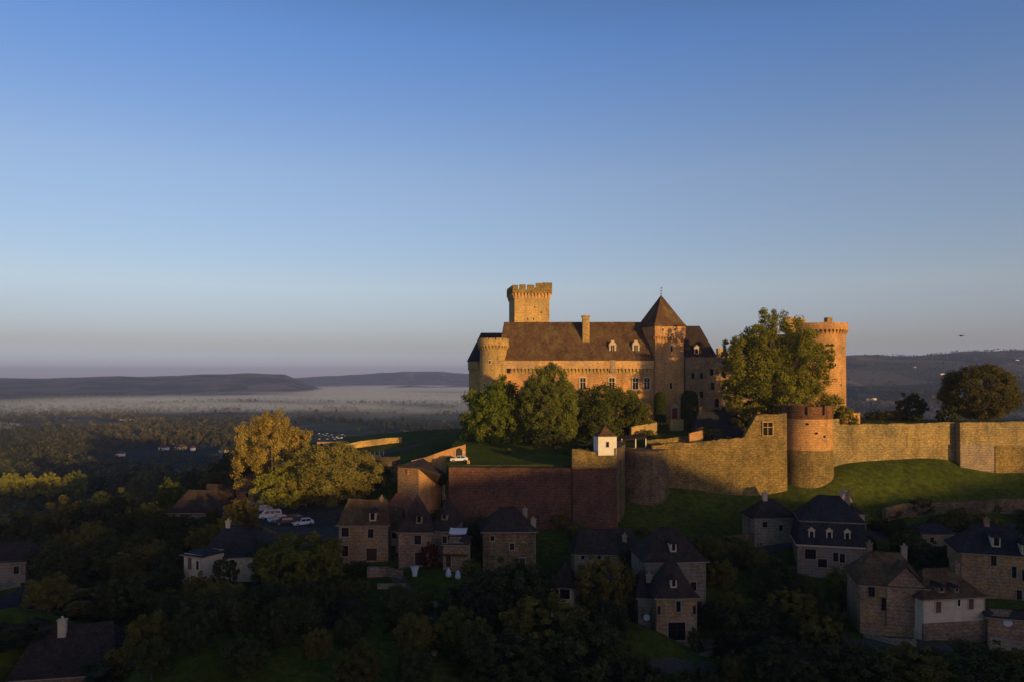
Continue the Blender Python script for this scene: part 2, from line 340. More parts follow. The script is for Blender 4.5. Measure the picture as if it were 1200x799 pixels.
def ground(X, Y):
    X = np.asarray(X, float); Y = np.asarray(Y, float); shp = np.broadcast(X, Y).shape
    X = np.broadcast_to(X, shp).ravel(); Y = np.broadcast_to(Y, shp).ravel()
    near = np.zeros(len(X))
    for i in range(0, len(X), 20000):
        d2 = (X[i:i+20000, None]-_P[:, 0])**2+(Y[i:i+20000, None]-_P[:, 1])**2
        near[i:i+20000] = _phi(d2) @ _w[:-1]+_w[-1]
    near = near+wob(X, Y, 9, 1)*0.35
    far = 3+2.5*wob(X, Y, 600, 2)
    w = sst(330, 850, np.hypot(X-30, Y-200))
    z = near*(1-w)+far*w
    front = Y > 900
    Yc = np.maximum(Y, 900)
    hr = ridge(X, Yc, 4200, 1500, HILL_R, 0.42)*(1+0.05*wob(X, Y, 420, 3)*(Y < 4100))
    hr2 = ridge(X, Yc, 2500, 500, [(p, q) for p, q in [(-400, 600), (930, 600), (990, 446), (1100, 443), (1180, 436), (1300, 430), (1700, 440), (2400, 500)]], 0.5)
    hl = ridge(X, Yc, 6400, 1500, HILL_L, 0.42)*(1+0.03*wob(X, Y, 500, 5)*(Y < 6300))
    hc = ridge(X, Yc, 10500, 2000, HILL_C, 0.25); hm = ridge(X, Yc, 7600, 300, HILL_M, 0.5)
    hills = np.maximum.reduce([hr, hr2*0.8, hl, hc, hm])
    hills = hills*(1+.035*wob(X, Y, 160, 7)+.02*wob(X, Y, 60, 9))
    z = np.where(front, np.maximum(z, z*0.5+hills), z)
    # the hill behind the camera that keeps the sun off the village
    s = (X-50)*sA-(Y-185)*cA; u = (X-50)*cA+(Y-185)*sA+146
    crest = np.interp(u, CU[:, 0], CU[:, 1])+0.8*wob(u, u*0, 14, 4)
    bump = np.exp(-((s-450)/np.where(s < 450, 120, 400))**2)
    z = np.maximum(z, crest*bump)
    return z.reshape(shp) if shp else float(z[0])
def gz(x, y): return float(ground(np.array([x]), np.array([y]))[0])

def axis(lo, mid0, mid1, hi, st, gr):
    a = list(np.arange(mid0, mid1+st, st)); s = st
    while a[-1] < hi: s *= gr; a.append(a[-1]+s)
    s = st
    while a[0] > lo: s *= gr; a.insert(0, a[0]-s)
    return np.array(a)
xs = axis(-13000, -130, 180, 13000, 2.2, 1.035); ys = axis(-1500, 80, 300, 15000, 2.2, 1.03)
GX, GY = np.meshgrid(xs, ys)
GZ = ground(GX, GY)
def grid_mesh(name, X, Y, Z, m):
    h, w = X.shape
    v = np.stack([X, Y, Z], -1).reshape(-1, 3)
    i = np.arange(h*w).reshape(h, w)
    f = np.stack([i[:-1, :-1], i[:-1, 1:], i[1:, 1:], i[1:, :-1]], -1).reshape(-1, 4)
    me = bpy.data.meshes.new(name); me.vertices.add(len(v)); me.vertices.foreach_set('co', v.ravel())
    me.loops.add(f.size); me.loops.foreach_set('vertex_index', f.ravel())
    me.polygons.add(len(f)); me.polygons.foreach_set('loop_start', np.arange(0, f.size, 4)); me.polygons.foreach_set('loop_total', np.full(len(f), 4))
    me.update(); me.validate(); me.polygons.foreach_set('use_smooth', [True]*len(f)); me.materials.append(M[m] if isinstance(m, str) else m)
    o = bpy.data.objects.new(name, me); COL.objects.link(o); return o

# ground material: near grass and earth, valley fields far away
m, t, b = mat('ground', 1.0, 0.05)
g = coords(t, geo=True)
n1 = noise(t, g, 0.05, 5, 0.6); n2 = noise(t, g, 0.9, 4, 0.75)
grass = ramp(t, n1, [(0.3, (0.045, 0.062, 0.010)), (0.5, (0.075, 0.10, 0.012)), (0.62, (0.10, 0.12, 0.016)), (0.78, (0.10, 0.09, 0.028))])
grass = mix(t, 0.85, grass, ramp(t, n2, [(0.3, (0.45,)*3), (0.7, (1.5,)*3)]), 'MULTIPLY')
soil = noise(t, g, 0.22, 6, 0.75)
grass = mix(t, ramp(t, soil, [(0.55, (0,)*3), (0.66, (.8,)*3)]), grass, (0.055, 0.045, 0.024))
grass = mix(t, ramp(t, noise(t, g, 0.35, 6, 0.8), [(0.52, (0,)*3), (0.62, (.7,)*3)]), grass, (0.035, 0.05, 0.012))
vo = t.nodes.new('ShaderNodeTexVoronoi'); vo.inputs['Scale'].default_value = 1
t.links.new(coords(t, (1/260, 1/420, 0.0), geo=True), vo.inputs['Vector'])
sp = t.nodes.new('ShaderNodeSeparateColor'); t.links.new(vo.outputs['Color'], sp.inputs[0])
field = ramp(t, sp.outputs[0], [(0.0, (0.04, 0.055, 0.02)), (0.3, (0.07, 0.10, 0.03)), (0.5, (0.16, 0.13, 0.07)), (0.7, (0.06, 0.085, 0.025)), (1.0, (0.24, 0.19, 0.13))])
wood = noise(t, coords(t, (1, 1, 1), geo=True), 0.0028, 6, 0.65)
field = mix(t, ramp(t, wood, [(0.50, (0,)*3), (0.54, (1,)*3)]), field, mix(t, 1.0, (0.022, 0.030, 0.013), ramp(t, noise(t, g, 0.03, 5, 0.8), [(0.3, (0.4,)*3), (0.7, (1.9,)*3)]), 'MULTIPLY'))
geo = t.nodes.new('ShaderNodeNewGeometry'); sx = t.nodes.new('ShaderNodeSeparateXYZ'); t.links.new(geo.outputs['Position'], sx.inputs[0])
mr = t.nodes.new('ShaderNodeMapRange'); mr.inputs['From Min'].default_value = 350; mr.inputs['From Max'].default_value = 600
t.links.new(sx.outputs['Y'], mr.inputs['Value'])
t.links.new(mix(t, mr.outputs[0], grass, field), b.inputs['Base Color'])
bp = t.nodes.new('ShaderNodeBump'); bp.inputs['Strength'].default_value = 0.6; bp.inputs['Distance'].default_value = 0.3
t.links.new(n2, bp.inputs['Height']); t.links.new(bp.outputs[0], b.inputs['Normal'])
M['ground'] = m
tag(grid_mesh('ground', GX, GY, GZ, 'ground'), 'grassy hillside dropping to a wide valley of fields and far wooded hills', kind='structure')

m, t, b = mat('lawn', 1.0, 0.05); g = coords(t, geo=True)
c = ramp(t, noise(t, g, 0.12, 5, 0.6), [(0.3, (0.05, 0.075, 0.009)), (0.7, (0.10, 0.12, 0.015))])
c = mix(t, 0.9, c, ramp(t, noise(t, g, 1.1, 5, 0.8), [(0.3, (0.5,)*3), (0.7, (1.5,)*3)]), 'MULTIPLY')
c = mix(t, ramp(t, noise(t, g, 0.3, 6, 0.8), [(0.54, (0,)*3), (0.66, (.7,)*3)]), c, (0.075, 0.065, 0.025))
t.links.new(c, b.inputs['Base Color'])
bp = t.nodes.new('ShaderNodeBump'); bp.inputs['Strength'].default_value = 0.8; bp.inputs['Distance'].default_value = 0.25
t.links.new(noise(t, g, 2.5, 4, 0.8), bp.inputs['Height']); t.links.new(bp.outputs[0], b.inputs['Normal'])
M['lawn'] = m

# ------------------------------------------------------------------ plateau inside the ramparts
FRONT = [(-15.5, 181), (-14.5, 168.5), (12.5, 168.5), (24, 168.5), (26.5, 186.5), (38, 187), (58, 187), (66, 189), (76, 192.5), (95, 193.5), (117, 194), (135, 193), (200, 192.5)]
BACK = [(-15.5, 215), (-15, 240), (-14, 262), (-8, 285), (10, 295), (38, 297), (58, 297), (75, 295), (90, 285), (105, 262), (117, 240), (135, 230), (200, 222)]
def plat(x, y):
    a = 81.0+sst(172, 205, y)*2.0
    bb = 83.0+sst(188, 226, y)*3.2
    c = 87.6
    r = a+(bb-a)*sst(14, 34, x); r = np.where(y > 205, np.maximum(r, 83+sst(205, 230, y)*2), r)
    return r+(c-r)*sst(66, 82, x)
def plateau():
    F0 = np.array(FRONT, float); B0 = np.array(BACK, float)
    t0 = np.linspace(0, len(F0)-1, 120); fr = np.stack([np.interp(t0, range(len(F0)), F0[:, k]) for k in (0, 1)], -1)
    bk = np.stack([np.interp(t0, range(len(B0)), B0[:, k]) for k in (0, 1)], -1)
    s = np.linspace(0, 1, 50)[:, None, None]
    P = fr[None]*(1-s)+bk[None]*s
    X, Y = P[..., 0], P[..., 1]; Z = plat(X, Y)+0.12*wob(X, Y, 8, 3)
    Xb = np.vstack([X[:1], X, X[-1:]]); Yb = np.vstack([Y[:1], Y, Y[-1:]+16]); Zb = np.vstack([Z[:1]*0+66, Z, Z[-1:]*0+58])
    Xb = np.hstack([Xb[:, :1]-0.4, Xb, Xb[:, -1:]]); Yb = np.hstack([Yb[:, :1], Yb, Yb[:, -1:]]); Zb = np.hstack([Zb[:, :1]*0+60, Zb, Zb[:, -1:]*0+60])
    tag(grid_mesh('castle_terrace_ground', Xb, Yb, Zb, 'lawn'), 'grass plateau inside the ramparts around the castle', kind='structure')
plateau()

def drape(name, pts, wid, m, lift, label):
    """a strip lying on the ground along a centre line"""
    P = np.array(pts, float); k = np.linspace(0, len(P)-1, 60)
    c = np.stack([np.interp(k, range(len(P)), P[:, i]) for i in (0, 1)], -1)
    w = np.interp(k, range(len(P)), wid) if isinstance(wid, (list, tuple)) else np.full(60, wid)
    d = np.gradient(c, axis=0); d /= np.linalg.norm(d, axis=1)[:, None]; nrm = np.stack([-d[:, 1], d[:, 0]], -1)
    q = np.linspace(-0.5, 0.5, 9)[None, :, None]
    Q = c[:, None]+nrm[:, None]*q*w[:, None, None]
    X, Y = Q[..., 0], Q[..., 1]; Z = ground(X, Y)+lift
    return tag(grid_mesh(name, X, Y, Z, m), label, kind='structure')
drape('car_park_pavement', [(-58, 178), (-50, 167), (-42, 158), (-32, 153), (-24, 150)], [8, 22, 24, 16, 8], 'asphalt', 0.15, 'worn asphalt car park below the golden trees')
drape('village_road', [(-24, 150), (-8, 146), (8, 142), (25, 146), (45, 155), (70, 163), (100, 168), (130, 170)], 4.5, 'asphalt', 0.12, 'narrow village road under the ramparts')
drape('castle_road', [(-75, 247), (-55, 226), (-46, 219), (-36, 222), (-28, 232)], 4.0, 'gravel', 0.12, 'pale track climbing to the castle beside a low wall')
drape('garden_path', [(-20, 134), (-16, 122), (-8, 112), (6, 104), (24, 108), (45, 112), (66, 108)], 2.4, 'gravel', 0.1, 'pale garden path between the village terraces')

# ------------------------------------------------------------------ walls
def wall_run(name, pts, thick, matn, label, cat='wall', group=None, rough=0.35, step=1.6, parent=None, batter=0.0, kids=None):
    """pts: (x, y, z_top, z_bottom) along the FRONT face; a ragged-topped masonry wall"""
    P = np.array(pts, float); seg = np.hypot(*np.diff(P[:, :2], axis=0).T); L = np.concatenate([[0], np.cumsum(seg)])
    n = max(2, int(L[-1]/step)+1); q = np.unique(np.concatenate([np.linspace(0, L[-1], n), L]))
    A = np.stack([np.interp(q, L, P[:, i]) for i in range(4)], -1)
    d = np.gradient(A[:, :2], axis=0); d /= np.linalg.norm(d, axis=1)[:, None]+1e-9
    nr = np.stack([-d[:, 1], d[:, 0]], -1)      # points away from the viewer when the run goes left to right
    mb = MB(); vs = []
    for i in range(len(q)):
        zt = A[i, 2]+random.uniform(-rough, rough)*0.5; h = A[i, 2]-A[i, 3]
        f = A[i, :2]; bk = f+nr[i]*thick; fb = f-nr[i]*batter*h
        vs += [(fb[0], fb[1], A[i, 3]), (f[0], f[1], zt), (bk[0], bk[1], zt+random.uniform(-.1, .1)), (bk[0], bk[1], A[i, 3])]
    fs = [(0, 3, 2, 1)]
    for i in range(len(q)-1):
        a, b = 4*i, 4*i+4
        fs += [(a, a+1, b+1, b), (a+1, a+2, b+2, b+1), (a+2, a+3, b+3, b+2)]
        fs[-3] = (a, b, b+1, a+1); fs[-2] = (a+1, b+1, b+2, a+2); fs[-1] = (a+2, b+2, b+3, a+3)
    e = 4*(len(q)-1); fs.append((e, e+1, e+2, e+3))
    mb.add(vs, fs)
    if parent is not None: return mb.build(name, matn, parent, world=True)
    if kids:
        T = thing(name, label, cat, (pts[0][0], pts[0][1], pts[0][3]), group=group); mb.build('masonry', matn, T, world=True); return T
    o = mb.build(name, matn); return tag(o, label, cat, group)
def wg(px, pt, pb, Y, h=1.3):
    x, y, z = W(px, pt, Y); g_ = gz(x, y); return (x, y, max(z, g_+h), g_-2)
def wp(px, pt, pb, Y):
    x, y, z = W(px, pt, Y); return (x, y, z, W(px, pb, Y)[2])
def win_mesh(w, h, mull=True, frame=0.16, deep=0.18):
    """stone-framed window in local coords: face at y=0 looking to -y"""
    mb = MB()
    mb.box(-w/2-frame, -w/2, -deep, 0.1, -h/2-frame, h/2+frame); mb.box(w/2, w/2+frame, -deep, 0.1, -h/2-frame, h/2+frame)
    mb.box(-w/2, w/2, -deep-0.01, 0.1, h/2, h/2+frame+0.05); mb.box(-w/2, w/2, -deep-0.04, 0.1, -h/2-frame-0.02, -h/2)
    if mull:
        mb.box(-0.07, 0.07, -deep*0.7, 0.05, -h/2, h/2); mb.box(-w/2, -0.07, -deep*0.65, 0.05, h*0.1, h*0.1+0.13); mb.box(0.07, w/2, -deep*0.65, 0.05, h*0.1, h*0.1+0.13)
    mb.box(-w/2, w/2, -0.03, 0.1, -h/2, h/2, 1)
    return mb
def put(mb, name, mats, parent, loc, rz=0):
    o = mb.build(name, mats, parent); o.location = loc; o.rotation_euler = (0, 0, rz); return o

# red bastion wall
T = thing('bastion_wall', 'broad red-brown bastion wall above the village roofs, its corner lit by the sun', 'wall', W(620, 618, 165), 0)
wall_run('masonry', [wp(526, 547, 640, 163.5), wp(600, 548, 640, 164), wp(671, 548.5, 640, 164)], 3.5, 'bastion', '', parent=T, batter=0.06, rough=0.15)
wall_run('corner_bastion', [wp(671, 549, 640, 163.6), wp(722.5, 548, 640, 163.6)], 5, 'bastion', '', parent=T, batter=0.075, rough=0.1)
wall_run('parapet', [wp(670.5, 526, 548.5, 163.2), wp(697, 529, 548.5, 163.2), wp(722.5, 525, 548.3, 163.2)], 1.6, 'rubble', '', parent=T, rough=0.3)
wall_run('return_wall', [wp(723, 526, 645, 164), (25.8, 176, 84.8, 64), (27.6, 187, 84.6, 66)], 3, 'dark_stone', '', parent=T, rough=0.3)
mb = MB(); x, y, z = W(722, 600, 163.3)
for k in range(9):
    mb.box(x-1.3-0.25*(k % 2), x+0.02+0.14*(8-k)*0.5, y-0.25-1.0*(1-k/9)*0.9, y+1.5, 70+k*1.6, 70+k*1.6+1.2)
# white corner turret
x, y, z = W(709, 525.5, 165)
T = thing('watch_turret', 'small white square turret with a pointed tile roof on the bastion corner', 'turret', (x, y, z-1.2), R(8))
w = 22*S(165)/2
MB().box(-w, w, -w, w, 0, 4.0).build('wall', 'white', T)
r = MB(); r.prism([(-w-.35, -w-.35), (w+.35, -w-.35), (w+.35, w+.35), (-w-.35, w+.35)], 4.0, 4.5, 0, [(-w*.75, -w*.75), (w*.75, -w*.75), (w*.75, w*.75), (-w*.75, w*.75)])
r.prism([(-w*.75, -w*.75), (w*.75, -w*.75), (w*.75, w*.75), (-w*.75, w*.75)], 4.5, 6.1, 0, [(-.05, -.05), (.05, -.05), (.05, .05), (-.05, .05)]); ro = r.build('roof', 'roof', T)
MB().tube([(0, 0, 6.0), (0, 0, 6.4), (0, 0, 6.9)], [.1, .16, .02], 6).build('finial', 'iron', ro)
put(win_mesh(0.6, 1.1, False, 0.08, 0.06), 'window', ['trim', 'glass'], T, (0, -w-0.0, 2.3))

# dark half tower between the bastion and the rampart
x, y, _ = W(752, 527, 184)
T = thing('buttress_tower', 'shaded half-round masonry tower bulging from the rampart beside the bastion', 'tower', (x, y, 70))
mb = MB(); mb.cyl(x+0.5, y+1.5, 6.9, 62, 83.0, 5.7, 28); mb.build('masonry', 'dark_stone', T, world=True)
wall_run('curtain', [wp(727, 525, 640, 186), wp(783, 526, 640, 186)], 1.6, 'rubble', '', parent=T, rough=0.4)
# rampart with the mullioned window
T = thing('rampart_wall', 'long golden rubble rampart left of the round tower, stepping up to a mullioned window', 'wall', W(830, 572, 185))
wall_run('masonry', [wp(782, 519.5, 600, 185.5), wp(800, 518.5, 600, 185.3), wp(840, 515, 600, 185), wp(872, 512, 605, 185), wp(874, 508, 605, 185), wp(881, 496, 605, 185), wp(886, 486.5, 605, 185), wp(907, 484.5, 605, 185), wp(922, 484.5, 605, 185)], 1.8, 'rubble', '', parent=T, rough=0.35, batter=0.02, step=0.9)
x, y, z = W(899.5, 502, 184.9)
put(win_mesh(2.3, 3.1, True, 0.16, 0.25), 'window', ['gold', 'glass'], T, (x-T.location.x, y-T.location.y-0.05, z-T.location.z))
wall_run('coping', [wp(764, 523, 527, 185.2), wp(784, 518, 527, 185.2)], 1.5, 'rubble', '', parent=T, rough=0.5)

def crenels(mb, cx, cy, ri, ro, z0, z1, n, frac=0.62, a0=0, jit=0.0, m=0):
    for i in range(n):
        a = a0+2*pi*i/n; mb.ringseg(cx, cy, ri, ro, a, a+2*pi/n*frac, z0, z1+random.uniform(-jit, jit), 3, m)
def corbels_round(mb, cx, cy, r, out, z0, z1, n, m=0):
    mb.ringseg(cx, cy, r-.15, r+.06, 0, 2*pi-.001, z0, z1, 48, m)
    for i in range(n):
        a = 2*pi*i/n; w = 2*pi/n*0.45
        for k in range(3):
            rr = r+out*(k+1)/3; zz = z0+(z1-z0)*k/3
            mb.ringseg(cx, cy, r-0.1, rr, a, a+w, zz, zz+(z1-z0)/3, 1, m)
def corbels_flat(mb, x0, x1, y, out, z0, z1, n, face='f', m=0):
    if face == 'f': mb.box(x0-.05, x1+.05, y-.07, y+.1, z0, z1-.01, m)
    elif face == 'b': mb.box(x0-.05, x1+.05, y-.1, y+.07, z0, z1-.01, m)
    elif face == 'l': mb.box(y-.07, y+.1, x0-.04, x1+.04, z0+.01, z1-.02, m)
    else: mb.box(y-.1, y+.07, x0-.04, x1+.04, z0+.01, z1-.02, m)
    for i in range(n):
        a = x0+(x1-x0)*(i+0.25)/n; w = (x1-x0)/n*0.42
        for k in range(3):
            o = out*(k+1)/3; zz = z0+(z1-z0)*k/3; h = (z1-z0)/3
            if face == 'f': mb.box(a, a+w, y-o, y+0.05, zz, zz+h, m)
            elif face == 'b': mb.box(a, a+w, y-0.05, y+o, zz, zz+h, m)
            elif face == 'l': mb.box(y-o, y+0.05, a, a+w, zz, zz+h, m)
            else: mb.box(y-0.05, y+o, a, a+w, zz, zz+h, m)

# artillery tower
cx = W(946, 0, 190)[0]; cy = 190.5; rr = 29.2*S(184.5)
T = thing('artillery_tower', 'stout round rampart tower with a brick battlement and sloping stone base', 'tower', (cx, cy, 69))
mb = MB(); zb = W(0, 528, 184.5)[2]
mb.cyl(cx, cy, rr, zb, W(0, 491, 184.5)[2], rr, 56); mb.build('masonry', 'orange', T, world=True)
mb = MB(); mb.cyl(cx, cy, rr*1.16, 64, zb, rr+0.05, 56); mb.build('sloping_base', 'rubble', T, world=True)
mb = MB(); z0 = W(0, 491, 184.5)[2]; z1 = W(0, 479, 184.5)[2]; z2 = W(0, 475, 184.5)[2]
for i in range(9):
    a = 2*pi*i/9+0.2; mb.ringseg(cx, cy, rr-0.7, rr+0.1, a, a+2*pi/9*0.84, z0, z2+random.uniform(-.25, .1), 6)
mb.ringseg(cx, cy, rr-0.7, rr+0.08, 0, 2*pi-0.001, z0-0.01, z0+1.0, 48); mb.build('battlement', 'brick', T, world=True)
mb = MB(); mb.cyl(cx, cy, rr-0.6, z0-0.5, z0+0.3, n=32); mb.build('tower_roof', 'gravel', T, world=True)
for da, zz in ((-1.56, 86.8), (-1.45, 93.6), (-1.9, 89.0), (-1.2, 86.0)):
    mb = MB(); mb.ringseg(cx, cy, rr-0.2, rr+0.14, da-0.05, da+0.05, zz-0.25, zz+0.25, 1); mb.build('gun_slit', 'glass', T, world=True)

# right rampart
T = thing('rampart_wall', 'high golden rubble rampart running right of the round tower above the lit lawn', 'wall', W(1050, 540, 192))
wall_run('masonry', [wp(968, 490, 560, 190.5), wp(983, 491, 560, 191.5), wp(984, 497, 560, 191.5), wp(1040, 496.5, 560, 191.8), wp(1088, 495.5, 560, 192), wp(1125.5, 494.5, 560, 192)], 1.6, 'rubble_pale', '', parent=T, rough=0.3, batter=0.01)
T = thing('rampart_wall', 'rampart with a darker projecting base at the right edge of the lawn', 'wall', W(1160, 545, 190))
wall_run('masonry', [wp(1125, 494.5, 565, 190), wp(1165, 494.5, 565, 190), wp(1200, 493.5, 565, 190), wp(1290, 493, 565, 190)], 1.8, 'rubble_pale', '', parent=T, rough=0.25, batter=0.01)
wall_run('plinth', [wp(1125.5, 520, 565, 189.5), wp(1166, 521, 565, 189.5)], 0.6, 'grey', '', parent=T, rough=0.25)
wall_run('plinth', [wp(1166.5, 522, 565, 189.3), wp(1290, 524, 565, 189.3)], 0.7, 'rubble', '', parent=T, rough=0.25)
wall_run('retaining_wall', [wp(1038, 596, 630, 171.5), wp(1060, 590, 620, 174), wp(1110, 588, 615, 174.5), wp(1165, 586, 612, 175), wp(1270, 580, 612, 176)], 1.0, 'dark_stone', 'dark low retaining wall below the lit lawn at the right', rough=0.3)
wall_run('ruined_wall', [wp(985, 484, 500, 203), wp(993, 484, 500, 203), wp(1008, 483, 500, 203)], 2, 'orange', 'short lit stub of wall standing behind the rampart right of the round tower', rough=0.3)
wall_run('retaining_wall', [wp(800, 632, 660, 152), wp(850, 629, 660, 156), wp(900, 622, 650, 160)], 0.8, 'dark_stone', 'low dark wall below the mown ditch in front of the rampart', rough=0.3)

# terrace parapets in front of the castle
for pts, th, mm, lab in (
    ([wp(757, 516, 530, 193), wp(775, 514, 530, 193.5), wp(798, 511.5, 526, 194), wp(824, 508.5, 522, 194.5)], 0.7, 'rubble', 'low terrace parapet running up towards the castle entrance'),
    ([wp(808, 507, 522, 191), wp(823.5, 503.5, 520, 191)], 1.2, 'orange', 'small sunlit block of masonry on the terrace behind the rampart'),
    ([wp(740, 500, 530, 205), wp(756, 497, 528, 207), wp(770, 494, 524, 209)], 0.8, 'gold', 'stepped terrace wall below the topiary hedge'),
    ([wp(786, 491, 515, 214), wp(801, 491, 515, 214)], 3.0, 'gold', 'stone landing block under the castle door'),
    ):
    wall_run('terrace_wall', pts, th, mm, lab, rough=0.2)
T = thing('garden_shelter', 'small open timber shelter with a dark roof beside the white turret', 'shelter', W(742, 524, 190))
s = S(190)
mb = MB(); mb.add([(-3.4, -1.6, 1.8), (3.2, -1.6, 2.6), (3.2, 2.2, 3.3), (-3.4, 2.2, 2.5), (-3.4, -1.6, 1.95), (3.2, -1.6, 2.75), (3.2, 2.2, 3.45), (-3.4, 2.2, 2.65)],
  [(3, 2, 1, 0), (4, 5, 6, 7), (0, 1, 5, 4), (1, 2, 6, 5), (2, 3, 7, 6), (3, 0, 4, 7)]); mb.build('roof', 'wood', T)
for xx in (-3.0, 0.4, 2.9): MB().box(xx-.12, xx+.12, -1.4, -1.16, -1, 2.3).build('post', 'white', T)

# ------------------------------------------------------------------ the castle
CY = 230; s = S(CY)
C = thing('castle', 'golden medieval castle with towers and brown roofs crowning the hill in low sun', 'castle', (20, 240, 84))
def cput(mb, name, mats, parent, x, y, z, rz=0):
    o = mb.build(name, mats, parent); q = np.zeros(3); p = parent
    while p is not None: q += np.array(p.location); p = p.parent
    o.location = (x-q[0], y-q[1], z-q[2]); o.rotation_euler = (0, 0, rz); return o
zE = W(0, 421, CY)[2]; zR = W(0, 378.5, 238)[2]; x0, x1 = -4.5, W(766, 0, CY)[0]
mb = MB(); mb.box(x0, x1, CY, CY+14.5, 80, W(0, 437, CY)[2]); mw = mb.build('main_wing', 'orange', C, world=True)
mw['label'] = 'long main wing with stone-framed windows'
mb = MB(); mb.box(x0, x1, CY-0.65, CY+15, W(0, 431.5, CY)[2], zE); mb.build('upper_band', 'smooth', mw, world=True)
mb = MB(); corbels_flat(mb, x0+4, x1, CY, 0.6, W(0, 437.5, CY)[2], W(0, 431.5, CY)[2], 40); mb.build('corbel_band', 'gold', mw, world=True)
for px in (683, 717, 744.5, 758): cput(win_mesh(1.55, 3.3, True, 0.34, 0.22), 'window', ['trim', 'glass'], mw, *W(px, 449, CY))
for px, py in ((640, 449), (660, 449)): cput(win_mesh(1.5, 3.2, True, 0.3, 0.2), 'window', ['trim', 'glass'], mw, *W(px, py, CY))
for px, py in ((620, 470), (655, 475), (700, 474), (722, 477), (750, 474)): cput(win_mesh(0.9, 1.6, False, 0.2, 0.16), 'window', ['trim', 'glass'], mw, *W(px, py, CY))
for px in (606, 636, 671, 704, 739): cput(win_mesh(0.8, 0.7, False, 0.06, 0.04), 'vent_opening', ['smooth', 'glass'], mw, *W(px, 423.3, CY-0.55))
x, y, z = W(718, 428.5, CY-0.6)
mb = MB(); mb.box(x-0.75, x+0.75, y-0.25, y+0.3, z-1.9, z+1.7); mb.build('latrine_chute', 'grey', mw, world=True)
# roof of the main wing
yr = CY+7.2; mb = MB(); ov = 0.55; Z0 = zE-0.05
xl = W(583, 0, CY)[0]
A = [(xl, CY-ov-0.2, Z0), (x1, CY-ov-0.2, Z0), (x1, CY+15, Z0), (xl, CY+15, Z0), (W(590.5, 0, yr)[0], yr, zR), (x1, yr, zR)]
mb.add(A+[(p[0], p[1], p[2]-0.3) for p in A[:4]], [(0, 1, 5, 4), (2, 3, 4, 5), (3, 0, 4), (1, 2, 5), (0, 6, 7, 1), (1, 7, 8, 2), (2, 8, 9, 3), (3, 9, 6, 0), (9, 8, 7, 6)])
rf = mb.build('roof', 'roof', C, world=True); rf['label'] = 'long steep brown tile roof with two dormers'
mb = MB()
n = 60
for i in range(n):
    a = A[4][0]+(A[5][0]-A[4][0])*i/n; mb.box(a, a+(A[5][0]-A[4][0])/n*0.96, yr-0.17, yr+0.17, zR-0.1, zR+0.16+random.uniform(0, .07))
mb.build('ridge_tile', 'roof', rf, world=True)
x, y, z = W(686.5, 378, 233.8); mb = MB(); mb.box(x-1.05, x+1.05, 233, 235.4, 106, W(0, 371.5, 234)[2]); mb.box(x-1.25, x+1.25, 232.8, 235.6, W(0, 371.5, 234)[2], W(0, 370, 234)[2]); mb.build('chimney', 'gold', rf, world=True)
for px in (717.7, 745):
    x, y, z = W(px, 413, 231.6); z -= 0.3
    d = MB(); w = 1.05; pts = [(-w, 0)]+[(-w*cos(a), 2.55+w*sin(a)) for a in np.linspace(0, pi, 11)]+[(w, 0)]
    d.add([(px_, -0.2, pz) for px_, pz in pts]+[(px_, 4.5, pz) for px_, pz in pts],
          [tuple(range(len(pts)))]+[tuple(range(2*len(pts)-1, len(pts)-1, -1))]+[(i+1, i, len(pts)+i, len(pts)+i+1) for i in range(len(pts)-1)])
    d.box(-0.52, 0.52, -0.27, -0.1, 0.7, 2.5, 1)
    d.box(-0.06, 0.06, -0.33, -0.2, 0.7, 2.5); d.box(-1.25, -0.7, -0.4, 0.1, 2.3, 2.5); d.box(0.7, 1.25, -0.4, 0.1, 2.3, 2.5)
    d.box(-0.5, 0.5, -0.32, 0.3, 3.5, 3.95)
    cput(d, 'dormer', ['trim', 'glass'], rf, x, y-0.3, z)

def round_tower(name, label, cx, cy, r, zt, zcorb_b, zcorb_t, zb, mt, ncren=14, frac=0.7, crenh=1.0, out=0.75, nc=40, sides=48, mt2=None):
    b_ = MB(); b_.cyl(cx, cy, r*1.02, zb, zcorb_t, r, sides); o = b_.build(name, mt, C, world=True, smooth=False); o['label'] = label
    c_ = MB(); corbels_round(c_, cx, cy, r, out, zcorb_b, zcorb_t, nc); c_.build('corbel_band', mt, o, world=True)
    p = MB(); p.ringseg(cx, cy, r+out-0.6, r+out, 0, 2*pi-0.001, zcorb_t, zt-crenh, 56)
    p.cyl(cx, cy, r+out-0.62, zcorb_t-0.4, zcorb_t+0.1, n=32)
    crenels(p, cx, cy, r+out-0.6, r+out, zt-crenh, zt, ncren, frac, 0.1, 0.12); p.build('battlement', mt2 or mt, o, world=True)
    return o
ct = round_tower('corner_tower', 'short round corner tower at the left end of the main wing', W(578, 0, 230.5)[0], 231.5, 4.05, W(0, 396.3, 227)[2], W(0, 409.5, 227)[2], W(0, 404.5, 227)[2], 80, 'gold', 13, 0.86, 0.7, 0.65, 28)
for px, py in ((567.5, 450.5), (577, 462), (574, 424)):
    x, y, z = W(px, py, 227.2); dx = x-W(578, 0, 230.5)[0]; yy = 231.5-sqrt(4.1**2-dx*dx)
    cput(win_mesh(0.55, 0.8, False, 0.2, 0.1), 'window', ['trim', 'glass'], ct, x, yy, z, math.asin(dx/4.1))
